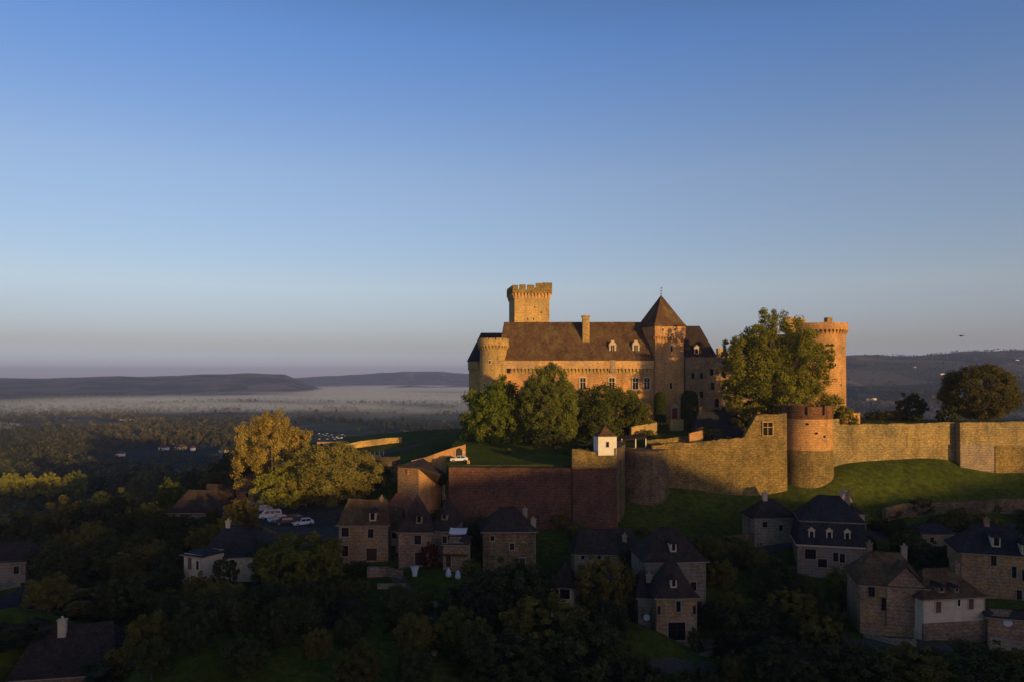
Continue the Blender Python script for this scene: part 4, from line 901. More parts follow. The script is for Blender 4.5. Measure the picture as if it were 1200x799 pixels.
h = House('plain grey rendered house with a dark hipped roof below the bastion', 566, 628, 621, 690, 141, 9, 4, 'dark_stone', 'roof_dark', 592, .8)
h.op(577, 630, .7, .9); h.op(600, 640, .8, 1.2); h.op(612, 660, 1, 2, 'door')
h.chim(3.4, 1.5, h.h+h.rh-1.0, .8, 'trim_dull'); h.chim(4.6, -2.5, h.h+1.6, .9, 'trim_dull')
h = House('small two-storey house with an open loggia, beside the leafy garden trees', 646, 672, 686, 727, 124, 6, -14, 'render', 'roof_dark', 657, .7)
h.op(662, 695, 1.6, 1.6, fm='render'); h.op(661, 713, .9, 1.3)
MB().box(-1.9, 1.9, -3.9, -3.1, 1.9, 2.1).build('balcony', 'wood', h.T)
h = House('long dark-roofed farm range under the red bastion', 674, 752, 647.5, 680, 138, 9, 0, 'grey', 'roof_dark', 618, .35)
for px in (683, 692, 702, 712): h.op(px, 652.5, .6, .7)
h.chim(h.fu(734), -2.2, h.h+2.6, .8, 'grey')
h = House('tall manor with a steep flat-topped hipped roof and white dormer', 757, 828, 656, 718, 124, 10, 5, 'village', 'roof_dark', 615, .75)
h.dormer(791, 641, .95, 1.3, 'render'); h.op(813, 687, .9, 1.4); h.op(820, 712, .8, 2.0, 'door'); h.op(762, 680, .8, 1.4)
h = House('stone pavilion with a sharp pyramid roof and glazed garden doors, foreground right of centre', 769, 817, 698, 753, 116, 6.2, 3, 'village', 'roof_dark', 648, .98, name='stone_pavilion')
h.dormer(790, 681.5, .95, 1.2, 'trim'); h.op(795, 710, .7, 1.6); h.op(793, 739, 2.6, 2.7, 'window', frame=.18)
for uu in (-2.7, 2.7): h.op(0, 0, .4, 1.2, u=uu, z=5.0, fm='village')
h = House('low wing with a dark sloping roof joined to the left of the pavilion', 748, 768, 698, 730, 119, 8, 0, 'village', 'roof_dark', 668, .3)
h.chim(h.fu(767)-.4, -1.5, h.h+h.rh-.4, .9, 'trim_dull')
x, y, z = W(757.5, 723, 118.5)
T = thing('satellite_dish', 'round white satellite dish on the wall of the low wing', 'satellite dish', (x, y, z))
MB().tube([(0, 0, 0), (0, -.12, .03), (0, -.3, .08), (0, -.32, .08)], [.06, .3, .5, .48], 16).build('dish', 'canvas', T, smooth=True); MB().tube([(0, .45, -.2), (0, 0, 0)], [.04, .04], 6).build('arm', 'iron', T)
wall_run('terrace_wall', [wp(790, 766, 790, 113), wp(820, 767, 790, 113), wp(836, 762, 785, 116)], .5, 'grey', 'pale paved terrace edge in front of the pavilion', rough=.08)
x, y, z = W(835, 748, 119)
T = thing('terrace_steps', 'pale stone steps right of the pavilion', 'steps', (x, y, gz(x, y)))
mb = MB()
for k in range(5): mb.box(-1.6, 1.6, -1.5+.35*k, 2, -.3, .17*(k+1))
mb.build('step', 'grey', T)

h = House('small dark house with a hipped roof and round-capped chimney left of the mansard house', 884, 934, 605, 640, 158, 7, 4, 'grey', 'roof_dark', 583, .9)
h.chim(h.fu(904), 0, h.h+h.rh+1.0, .9, 'trim'); h.op(896, 614, 1, 1.1); h.op(915, 618, .9, 1.2)
# mansard house
rz = -14; Y9 = 147
h = House('large slate mansard house with a row of small dormers under the lit lawn', 938, 1014, 638.5, 668, Y9, 11, rz, 'village_grey', 'slate', 614, 1.0, name='mansard_house', roof_h=4.3, flare=False)
# convert to mansard: steep lower slope + upper hip
me = h.roof.data; w_, d_ = h.w/2+.25, h.d/2+.25; hh = h.h
mb = MB(); up = [(-w_+.9, -d_+.9), (w_-.9, -d_+.9), (w_-.9, d_-.9), (-w_+.9, d_-.9)]
mb.prism([(-w_, -d_), (w_, -d_), (w_, d_), (-w_, d_)], hh-.1, hh+4.2, 0, up)
up2 = [(x_*1.06, y_*1.06) for x_, y_ in up]
mb.prism(up2, hh+4.2, hh+4.4, 1)
zt_ = hh+4.4; hx = d_*.8
mb.add([(*up2[0], zt_), (*up2[1], zt_), (*up2[2], zt_), (*up2[3], zt_), (-w_+hx, 0, zt_+4.4), (w_-hx, 0, zt_+4.4)], [(0, 1, 5, 4), (2, 3, 4, 5), (3, 0, 4), (1, 2, 5)])
for c_ in list(h.roof.children): bpy.data.objects.remove(c_)
bpy.data.objects.remove(h.roof); h.roof = mb.build('roof', ['slate', 'grey'], h.T)
MB().box(-w_-.1, w_+.1, -d_-.12, d_+.1, hh-.35, hh-.1).build('cornice', 'trim', h.T)
def mans(u, face):
    d = MB(); d.box(-.55, .55, 0, 1.2, -.8, .8); d.box(-.32, .32, -.05, .1, -.6, .55, 1); d.add([(-.75, -.12, .8), (.75, -.12, .8), (0, -.12, 1.4), (-.75, 1.4, .8), (.75, 1.4, .8), (0, 1.4, 1.4)], [(0, 1, 2), (5, 4, 3), (0, 3, 4, 1), (1, 4, 5, 2), (2, 5, 3, 0)])
    pos = (u, -d_+.3, hh+1.9, 0) if face == 'f' else (w_-.3, u, hh+1.9, pi/2)
    put(d, 'dormer', ['trim', 'glass'], h.roof, pos[:3], pos[3])
for u in (-3.8, -.6, 2.6): mans(u, 'f')
for u in (-1.8, 2.2): mans(u, 'r')
h.op(952, 650, 2.0, 1.9); h.op(979, 652, .9, 1.7); h.op(986, 653, .9, 1.7); h.op(965, 660, 1.6, 1.6); h.chim(3.5, 0, zt_+5.0, .9, 'grey')
h = House('low dark house with a small pale gable rising behind the mansard house', 965, 1012, 600, 620, 163, 8, -8, 'render', 'roof_dark', 585, .8)
mb = MB(); mb.add([(-1.4, 0, 0), (1.4, 0, 0), (0, 0, 2.5), (-1.4, 3, 0), (1.4, 3, 0), (0, 3, 2.5)], [(0, 1, 2), (5, 4, 3), (0, 3, 4, 1), (1, 4, 5, 2), (2, 5, 3, 0)])
put(mb, 'gable', 'trim', h.T, (h.fu(992), -3.6, W(0, 588, 163)[2]-h.zb))

h = House('pale cream house with brown shutters over a rough stone base, bottom right', 1079, 1158, 698, 744, 112, 8, 9, 'render', 'roof', 664, .75, name='cream_house')
h.op(1097.5, 710, .85, 1.6, 'shutter', fm='render'); h.op(1139.5, 708, .85, 1.6, 'shutter', fm='render'); h.op(1124, 706, .45, 1.0, fm='white'); h.op(1096, 738, 1.0, 1.0, 'shutter', fm='village')
MB().box(-h.w/2-.06, h.w/2+.06, -h.d/2-.08, -h.d/2+.3, -5, h.fz(728)).build('stone_base', 'village', h.T)
h.dormer(1103, 688, .9, .8, 'grey'); h.dormer(1122, 689, .7, .7, 'grey'); h.chim(3.5, 0, h.h+h.rh+.3, .7)
h = House('long brown-roofed wing with a pointed stone gable joined to the cream house', 1012, 1081, 685, 738, 114, 11, -14, 'village', 'roof', 645, .45)
h.op(1024, 694, .9, 1.5, fm='village'); h.op(1038, 708, 1.0, 1.9, fm='village'); h.op(1057, 706, 1.0, 1.6, fm='village')
g_ = MB(); gw = 2.7; g_.add([(-gw, 0, -6), (gw, 0, -6), (gw, 0, 0), (0, 0, 2.7), (-gw, 0, 0), (-gw, 3, -6), (gw, 3, -6), (gw, 3, 0), (0, 3, 2.7), (-gw, 3, 0)], [(0, 1, 2, 3, 4), (9, 8, 7, 6, 5), (1, 6, 7, 2), (0, 4, 9, 5)])
g_.add([(gw+.3, -.3, -.25), (0, -.3, 2.9), (0, 5, 2.9), (gw+.3, 5, -.25), (-gw-.3, -.3, -.25), (-gw-.3, 5, -.25)], [(0, 3, 2, 1), (1, 2, 5, 4)], 1)
put(g_, 'gable', ['village', 'roof'], h.T, (h.fu(1060), -h.d/2-.25, h.h))
h.chim(-2, 1, h.h+h.rh+.9, .8); h.chim(3.0, 1, h.h+h.rh+.6, .8, 'trim_dull')
h = House('big dark house at the right edge with two pale dormers', 1134, 1215, 648, 700, 129, 10, -17, 'village', 'slate', 613, .7)
h.dormer(1170, 634.5, 1.2, 1.6, 'render'); h.dormer(1197, 640, 1.2, 1.6, 'render'); h.op(1166, 657, .8, 1.7); h.op(1186, 669, .7, 1.9); h.op(1196, 672, .7, 1.9); h.op(1191, 695, .8, 1.6)
h.chim(-1, 0, h.h+h.rh+.7, .8)
h = House('small lean-to shed with a round white opening at the right edge beside the cream house', 1161, 1200, 722, 741, 111, 4, -16, 'village', 'roof_dark', 712, 0, name='garden_shed', cat='shed')
mb = MB(); mb.tube([(0, 0, 0), (0, -.1, 0)], [.6, .55], 16); put(mb, 'round_window', 'canvas', h.T, (h.fu(1181), -2.0, h.fz(729)))

h = House('slate-roofed house with a small cream gable end, left of the car park', 236, 300, 651, 680, 136, 9, 10, 'render', 'slate', 614, .8, name='slate_roofed_house')
h.chim(h.fu(262), 0, h.h+h.rh+.6, .8, 'trim'); h.op(272, 660, .8, 1.4, fm='white')
h2 = House('little cream wing with a brown shutter at the left of the slate-roofed house', 213, 239, 649, 682, 132, 5, -24, 'render', 'slate', 640, .7, name='slate_roofed_house')
h2.op(222, 660, .9, 2.0, 'shutter', fm='render'); h2.op(233, 661, .6, 1.5, fm='render')
h = House('dim brown-roofed house behind the trees, well left of the car park', 198, 262, 599, 614, 178, 9, 4, 'grey', 'roof_dark', 573, .7)  # dark tile puts the shade over this brown roof into its colour
h.op(215, 608, .9, 1.2)
h = House('red-roofed cottage beside the trunk of the tall golden tree', 268, 298, 574, 592, 190, 8, -12, 'orange', 'roof_red', 553, .55)
h.op(290, 580, .7, 1.2); h.chim(3.0, 0, h.h+h.rh+.6, .8, 'gold')
h = House('low cottage with a steep dark roof at the head of the car park lane', 240, 272, 585, 600, 186, 7, 14, 'village', 'roof_dark', 566, .2); h.op(258, 590, .7, .9)
h = House('dull brown-roofed barn at the left edge of the view', -20, 28, 657, 685, 150, 10, 8, 'village', 'roof_dark', 634, .3, name='stone_barn', cat='barn')
h.op(18, 668, 1, 1.5)
h = House('large purple-brown roof rising at the bottom left corner', 18, 128, 790, 840, 100, 11, 12, 'village', 'roof_dark', 757, .35, roof_h=5.0)
h.chim(h.fu(60), -1, h.h+h.rh+.8, 1.0, 'trim')
h = House('dark blue slate roof cut off by the left edge of the view', -28, 20, 715, 760, 116, 9, -12, 'grey', 'slate', 686, .7)
h = House('low dark house between the mansard house and the right-hand manor', 1078, 1120, 624, 645, 158, 6, 0, 'grey', 'slate', 612, .6); h.op(1092, 632, .8, 1)

# lean-to ruins / yard walls
wall_run('yard_wall', [wp(1012, 741, 760, 113), wp(1046, 748, 765, 110), wp(1074, 749, 765, 109)], .4, 'grey', 'low yard wall in front of the brown-roofed wing', rough=.1)
wall_run('yard_wall', [wp(1160, 748, 775, 107), wp(1200, 752, 775, 106), wp(1230, 752, 775, 106)], .4, 'grey', 'pale low wall along the lane at the bottom right', rough=.1)

# ------------------------------------------------------------------ cars
def prof_body(pts, w, inset_top, m, mb=None):
    """side profile (x, z) lofted across the width, with the sides leaning in towards the roof"""
    mb = mb or MB(); zmax = max(p[1] for p in pts); n_ = len(pts); cols = (-1, -.86, 0, .86, 1)
    for c_ in cols:
        for x_, z_ in pts:
            k = max(0, (z_-.85)/(zmax-.85)); yy = c_*(w/2)*(1-inset_top*k)
            dz = -.05 if abs(c_) == 1 and z_ > .5 else 0; sx = .985 if abs(c_) == 1 else 1
            mb.v.append((x_*sx, yy, z_+dz))
    for j in range(len(cols)-1):
        for i in range(n_):
            a, b_ = j*n_+i, j*n_+(i+1) % n_; mb.f.append((a, b_, b_+n_, a+n_)); mb.mi.append(m)
    mb.f.append(tuple(range(n_-1, -1, -1))); mb.f.append(tuple(range((len(cols)-1)*n_, len(cols)*n_))); mb.mi += [m, m]
    return mb
def make_car(kind, paint, label, loc, rz, group):
    T = thing('parked_car' if kind != 'van' else 'parked_van', label, 'car' if kind != 'van' else 'van', loc, rz, group)
    if kind == 'van':
        L, w, body = 4.7, 1.85, [(-2.35, .35), (-2.38, .8), (-2.2, 1.0), (-1.45, 1.12), (-.75, 1.82), (2.1, 1.86), (2.3, 1.6), (2.35, .35)]
        side = [(-1.3, 1.12), (-.72, 1.7), (-.1, 1.72), (-.1, 1.12)]; side2 = [(.0, 1.12), (.0, 1.72), (.9, 1.72), (.9, 1.12)]; side3 = [(1.0, 1.12), (1.0, 1.72), (2.0, 1.72), (2.1, 1.12)]
        wsx = ((-1.42, 1.14), (-.8, 1.79)); rw_ = ((2.36, 1.1), (2.28, 1.7))
    else:
        L, w, body = 4.1, 1.74, [(-2.0, .3), (-2.06, .62), (-1.9, .8), (-1.0, .94), (-.35, 1.42), (1.2, 1.47), (1.85, 1.05), (2.02, .95), (2.05, .35)]
        side = [(-.9, .94), (-.33, 1.33), (.3, 1.37), (.3, .94)]; side2 = [(.38, .94), (.38, 1.37), (1.1, 1.36), (1.5, .98)]; side3 = None
        wsx = ((-.98, .96), (-.4, 1.4)); rw_ = ((1.84, 1.07), (1.26, 1.45))
    o = prof_body(body, w, .14, 0).build('body', paint, T)
    mb = MB(); zmax = max(p[1] for p in body)
    for sg in (-1, 1):
        for sd in (side, side2, side3):
            if not sd: continue
            out = [(x_, sg*(w/2*(1-.14*max(0, (z_-.85)/(zmax-.85)))+.012), z_) for x_, z_ in sd]; inn = [(x_, y_-sg*.05, z_) for x_, y_, z_ in out]
            n_ = len(sd); mb.add(out+inn, [tuple(range(n_)), tuple(range(2*n_-1, n_-1, -1))]+[(i, n_+i, n_+(i+1) % n_, (i+1) % n_) for i in range(n_)])
    mb.build('side_window', 'glass', T)
    for nm, ((xa, za), (xb, zb_)) in (('windscreen', wsx), ('rear_window', rw_)):
        dxn = -.02 if nm == 'windscreen' else .02; k1, k2 = w/2*.88, w/2*.78
        MB().add([(xa+dxn, -k1, za+.02), (xa+dxn, k1, za+.02), (xb+dxn, k2, zb_+.01), (xb+dxn, -k2, zb_+.01), (xa+.05, -k1, za-.05), (xa+.05, k1, za-.05), (xb+.05, k2, zb_-.06), (xb+.05, -k2, zb_-.06)],
                 [(0, 1, 2, 3), (7, 6, 5, 4), (0, 4, 5, 1), (1, 5, 6, 2), (2, 6, 7, 3), (3, 7, 4, 0)]).build(nm, 'glass', T)
    for xx in (-L*.32, L*.31):
        for sg in (-1, 1):
            wy = sg*(w/2-.1); k = MB().tube([(xx, wy-.11, .32), (xx, wy+.11, .32)], [.32, .32], 18).build('wheel', 'tyre', T)
            MB().tube([(xx, wy+sg*.1, .32), (xx, wy+sg*.125, .32)], [.2, .18], 12).build('rim', 'rim', k)
    xf = -2.4 if kind == 'van' else -2.03
    for sg in (-1, 1):
        MB().box(xf-.0, xf+.2, sg*w*.34-.17, sg*w*.34+.17, .62, .8).build('headlight', 'lamp', T)
        MB().box(-xf-.12, -xf+.01, sg*w*.38-.1, sg*w*.38+.1, .75, 1.0).build('tail_light', 'red', T)
    MB().box(xf-.02, xf+.1, -.3, .3, .42, .54).build('number_plate', 'canvas', T)
    for sg in (-1, 1): MB().box(wsx[0][0]+.25, wsx[0][0]+.4, sg*(w/2+.02)-.1, sg*(w/2+.02)+.1, .98, 1.12).build('wing_mirror', paint, T)
    return T
def on_park(px, py):
    Y = 165.0
    for _ in range(30):
        x_ = (px-600)*Y/F; z_ = gz(x_, Y)+.15; Y = 0.5*Y+0.5*(EYE-z_)*F/(py-443)
    return x_, Y, z_
for kind, paint, px, py, rz, lab in (
    ('car', 'car_blue', 304, 592, 30, 'silver-blue hatchback at the top end of the car park row'),
    ('car', 'car_silver', 308, 599, 30, 'silver car second in the row, between the blue hatchback and the white van'),
    ('van', 'car_white', 316, 607, 26, 'white people carrier with dark side windows, third in the car park row'),
    ('car', 'car_silver', 326, 611, 28, 'small silver car half hidden between the white van and a dark car'),
    ('car', 'car_dark', 334, 613.5, 24, 'dark grey car nearer the low wall in the car park'),
    ('car', 'car_dark', 343, 610, 38, 'dark car parked just left of the white hatchback'),
    ('car', 'car_white', 355, 615, 33, 'white hatchback standing at the right end of the car park row')):
    x, y, z = on_park(px, py); make_car(kind, M[paint], lab, (x, y, z), R(rz), 'cars in the village car park')
x, y, z = W(538, 547, 176); T = make_car('car', M['car_white'], 'white car parked by the gate in the sunlit gable wall', (x, y, 80.9), R(4), None)

# ------------------------------------------------------------------ trees
def leaf_mesh(name, pos, size, tint, m, out=None):
    n_ = len(pos); a = rng.normal(size=(n_, 3))
    if out is not None:
        nn = out/(np.linalg.norm(out, axis=1)[:, None]+1e-6)*.75+rng.normal(size=(n_, 3))*.6; nn /= np.linalg.norm(nn, axis=1)[:, None]
        a -= (a*nn).sum(1)[:, None]*nn
    a /= np.linalg.norm(a, axis=1)[:, None]
    b_ = rng.normal(size=(n_, 3)) if out is None else np.cross(nn, a); b_ -= (a*b_).sum(1)[:, None]*a; b_ /= np.linalg.norm(b_, axis=1)[:, None]
    sz = (size*rng.uniform(.6, 1.3, n_))[:, None]
    v = np.stack([pos-a*sz*.5, pos+b_*sz*.32, pos+a*sz*.5, pos-b_*sz*.32], 1).reshape(-1, 3)
    me = bpy.data.meshes.new(name); me.vertices.add(4*n_); me.vertices.foreach_set('co', v.ravel())
    me.loops.add(4*n_); me.loops.foreach_set('vertex_index', np.arange(4*n_)); me.polygons.add(n_)
    me.polygons.foreach_set('loop_start', np.arange(0, 4*n_, 4)); me.polygons.foreach_set('loop_total', np.full(n_, 4)); me.update()
    at = me.attributes.new('tint', 'FLOAT', 'POINT'); at.data.foreach_set('value', np.repeat(np.clip(tint, 0, 1), 4)); me.materials.append(m)
    return me
def crown_points(rx, rz_, cz, nclump, nleaf, shape='round', gap=.0, lobes=5, tight=.17):
    d = rng.normal(size=(nclump, 3)); d /= np.linalg.norm(d, axis=1)[:, None]
    ph = rng.uniform(0, 6.28, 3)
    rad = .5+.5*rng.random(nclump)**.4
    lob = 1+gap*(np.sin(lobes*np.arctan2(d[:, 1], d[:, 0])+ph[0])*.5+np.sin(lobes*.8*d[:, 2]*3+ph[1])*.5)
    r = rad*lob
    if shape == 'cone': r = r; 
    c_ = d*r[:, None]
    if shape == 'cone':
        h_ = (c_[:, 2]+1)/2; c_[:, :2] *= (1.25*(1-h_)+.12)[:, None]
    if shape == 'dome':
        c_[:, 2] = np.where(c_[:, 2] < 0, c_[:, 2]*.8, c_[:, 2])
    c_ = c_*np.array([rx, rx, rz_])+np.array([0, 0, cz])
    cs = rng.uniform(tight*.6, tight*1.4, nclump)
    per = nleaf//nclump
    g_ = rng.normal(size=(nclump, per, 3)); g_ /= np.linalg.norm(g_, axis=2)[..., None]; g_ *= (rng.random((nclump, per, 1))**.4)
    P_ = c_[:, None]+g_*cs[:, None, None]*np.array([rx, rx, min(rz_, rx*1.1)])
    tint = (rng.random(nclump)[:, None]*.8+rng.random((nclump, per))*.35)
    O_ = (g_*1.0+(c_-np.array([0, 0, cz]))[:, None]/max(rx, .1)*.6).reshape(-1, 3)
    P_ = P_.reshape(-1, 3); t_ = tint.ravel(); k_ = P_[:, 2] > .1
    crown_points.out = O_[k_]
    return P_[k_], t_[k_], c_
def trunk_mb(h_, r_, cl, nl=8, base=.0, lean=.0):
    mb = MB(); th_ = h_
    j = [(0, 0, -1.0), (0, 0, 0), (lean*.3+random.uniform(-.1, .1), random.uniform(-.1, .1), th_*.5), (lean, 0, th_)]
    mb.tube(j, [r_*1.5, r_*1.15, r_*.85, r_*.55], 9)
    idx = rng.choice(len(cl), min(nl, len(cl)), replace=False)
    for i in idx:
        c_ = cl[i]; st = np.array(j[3] if random.random() < .5 else j[2])*1.0; md = (st+c_)/2+np.array([0, 0, .12*h_])*random.uniform(0, 1)
        mb.tube([st, md, c_], [r_*.5, r_*.3, r_*.08], 6)
    return mb
PROTO = {}
def tree_meshes(key, H, Wd, nclump, nleaf, leaf, m, shape='round', trunk=.25, gap=.15, bark='bark', nl=8, tight=.14, lobes=5):
    nclump = int(nclump*1.5)
    cb = H*trunk; rz_ = (H-cb)/2/1.02; P_, t_, cl = crown_points(Wd/2*.97, rz_*.97, cb+rz_, nclump, nleaf, shape, gap, lobes, tight)
    cm = leaf_mesh('crown', P_, leaf, t_, M[m], crown_points.out)
    tb = trunk_mb(cb+rz_*.6, max(.12, H*.025), cl, nl)
    o = tb.build('trunk', bark, None); tm = o.data; bpy.data.objects.remove(o)
    return cm, tm
def plant(name, label, cat, x, y, z, meshes, rz=0, sc=(1, 1, 1), group=None, m=None):
    T = thing(name, label, cat, (x, y, z), rz, group); T.scale = sc
    for nm, me in zip(('crown', 'trunk'), meshes):
        o = bpy.data.objects.new(nm, me); COL.objects.link(o); o.parent = T
        if m and nm == 'crown': o.material_slots[0].link = 'OBJECT'; o.material_slots[0].material = M[m]
    return T

def hero(name, label, px, top, base, Y, wpx, m, nclump, nleaf, leaf, zbase=None, **kw):
    x, y, zt = W(px, top, Y); zb_ = W(0, base, Y)[2] if zbase is None else zbase
    return plant(name, label, 'tree', x, y, zb_, tree_meshes(name, zt-zb_, wpx*S(Y), nclump, nleaf, leaf, m, **kw))
hero('leafy_tree', 'bright green spreading tree in front of the round corner tower', 585, 444, 540, 208, 84, 'leaf_green', 230, 42000, .5, gap=.2, trunk=.06)
hero('round_tree', 'tall round olive-green tree in front of the main wing', 643, 426, 537, 202, 74, 'leaf_olive', 320, 56000, .42, gap=.06, trunk=.08, tight=.13)
hero('leafy_tree', 'broad dark green tree below the castle windows, right of the round tree', 712, 448, 528, 214, 96, 'leaf_mid', 230, 40000, .48, gap=.18, trunk=.08)
hero('leafy_tree', 'sparse golden-brown tree against the lit wall under the right-hand windows', 741, 462, 516, 217, 46, 'leaf_gold', 70, 7000, .42, gap=.3, trunk=.15)
# the big plane tree: several limbs and clumps, open on the left
def plane_tree():
    x, y, zt = W(910, 365, 205); zb_ = 85.5; T = thing('plane_tree', 'huge spreading plane tree partly hiding the great round tower', 'tree', (x, y, zb_))
    s_ = S(205); H = zt-zb_; C_ = []
    # lobes given as (photo x, photo y, radius px, depth)
    lob = [(905, 385, 19, 0), (922, 393, 20, 1), (885, 400, 17, -1), (868, 402, 8, 0), (948, 400, 14, 2), (962, 414, 12, 1), (957, 445, 14, 0), (940, 425, 24, -3), (905, 425, 26, 3), (880, 432, 22, -2), (862, 425, 12, 0),
           (857, 408, 9, 1), (848, 420, 7, 1), (858, 440, 12, 0), (862, 462, 12, 1), (972, 408, 7, 1), (900, 372, 11, 0), (880, 415, 24, -1), (872, 468, 20, -1), (890, 445, 26, 0), (915, 440, 30, 0), (900, 455, 26, -2), (930, 458, 26, 1), (955, 470, 20, 0), (885, 468, 20, 1), (968, 480, 18, -1), (920, 480, 24, -2), (985, 492, 12, -2), (895, 482, 16, 2), (872, 450, 13, 3), (915, 410, 22, 4), (937, 405, 18, -2)]
    P_, t_, cl, oo = [], [], [], []
    for px, py, r_, dy in lob:
        c0_ = np.array([(px-910)*s_, dy*1.6, zt-zb_-(py-365)*s_]); R_ = r_*s_*1.12
        a, b_, c_ = crown_points(R_*1.02, R_*.95, 0, max(9, int(r_*1.5)), int(r_*r_*11), 'round', .25, 4, .26)
        a2, b2, c2_ = a+c0_, b_, c_+c0_
        # crown_points drops leaves under z=0: mirror them so the lobe is whole
        o1 = crown_points.out; oo += [o1, o1*np.array([1, 1, -1])]; a3 = a*np.array([1, 1, -1])+c0_; P_ += [a2, a3]; t_ += [b2, b2]; cl += [c2_[:5]]
    P_ = np.concatenate(P_); t_ = np.concatenate(t_); cl = np.concatenate(cl); k_ = P_[:, 2] > .6
    o = bpy.data.objects.new('crown', leaf_mesh('crown', P_[k_], .46, t_[k_], M['leaf_plane'], np.concatenate(oo)[k_])); COL.objects.link(o); o.parent = T
    mb = MB(); mb.tube([(0, 0, -1), (0, 0, 0), (.3, 0, H*.16), (0, 0, H*.3)], [1.3, .95, .8, .7], 12)
    for px, py, r_, dy in lob[:21]:
        c_ = np.array([(px-910)*s_, dy*1.6, zt-zb_-(py-365)*s_]); st = np.array([0, 0, H*.3]); md = st*.5+c_*.5+np.array([0, 0, random.uniform(-1, 1)]); md[0] *= .75
        mb.tube([st, st*.72+md*.28+np.array([0, 0, .5]), md, c_], [.42, .34, .24, .08], 7)
        for _ in range(3): mb.tube([md, c_+rng.normal(size=3)*r_*s_*.5], [.14, .04], 5)
    mb.build('trunk', 'bark_pale', T)
plane_tree()
hero('round_tree', 'wide dome-shaped brown-green tree standing alone behind the right rampart', 1148, 425, 503, 215, 86, 'leaf_brown', 340, 60000, .42, gap=.0, trunk=.06, shape='dome', tight=.13)
hero('leafy_tree', 'small dark bush-like tree behind the rampart, left of the dome-shaped tree', 1068, 460.5, 498, 225, 34, 'leaf_dark', 90, 9000, .45, gap=.2, trunk=.05)
hero('leafy_tree', 'low dark shrub tucked against the left foot of the dome-shaped tree', 1110, 474, 498, 212, 26, 'leaf_dark', 60, 5000, .4, gap=.2, trunk=.03)
hero('golden_tree', 'tall upright golden tree behind the car park, left of the broader one', 319, 484, 590, 182, 84, 'leaf_amber', 200, 36000, .42, gap=.28, trunk=.10, bark='bark_pale', nl=16)
hero('golden_tree', 'slender golden tree top between the tall and the broad golden trees', 352, 502, 585, 186, 36, 'leaf_amber', 70, 9000, .4, gap=.25, trunk=.15, bark='bark_pale', nl=12)
hero('golden_tree', 'broad yellow-brown tree arching over the back of the car park', 388, 519, 600, 172, 116, 'leaf_gold', 260, 46000, .40, gap=.2, trunk=.10, bark='bark_pale', nl=22, shape='dome')
hero('golden_tree', 'yellow-green lower tree between the golden trees and the parked cars', 345, 545, 597, 172, 84, 'leaf_olive', 170, 25000, .4, gap=.2, trunk=.08, bark='bark_pale')
def topiary(label, px, top, base, Y, wpx):
    x, y, zt = W(px, top, Y); zb_ = W(0, base, Y)[2]; w_ = wpx*S(Y)/2; H = zt-zb_
    n_ = 9000; a = rng.uniform(0, 2*pi, n_); h_ = rng.random(n_); r_ = w_*np.minimum(1, np.sqrt(np.maximum(.02, 1-(np.maximum(h_-.75, 0)/.27)**2)))*(.9+.1*rng.random(n_))
    P_ = np.stack([r_*np.cos(a), r_*np.sin(a), h_*H], -1); tint = rng.random(n_)*.5+.2
    plant('clipped_cypress', label, 'tree', x, y, zb_, (leaf_mesh('crown', P_, .4, tint, M['leaf_hedge']), MB().tube([(0, 0, -1), (0, 0, H*.8)], [.25, .1], 7).build('trunk', 'bark').data))
    for o in [o for o in bpy.data.objects if o.name.startswith('trunk') and o.parent is None]: bpy.data.objects.remove(o)
topiary('clipped column of dark green hedge left of the castle door', 773.5, 459.5, 494, 221, 13)
topiary('clipped dark column of hedge right of the castle door, in shade', 808, 457.5, 497, 220, 20)

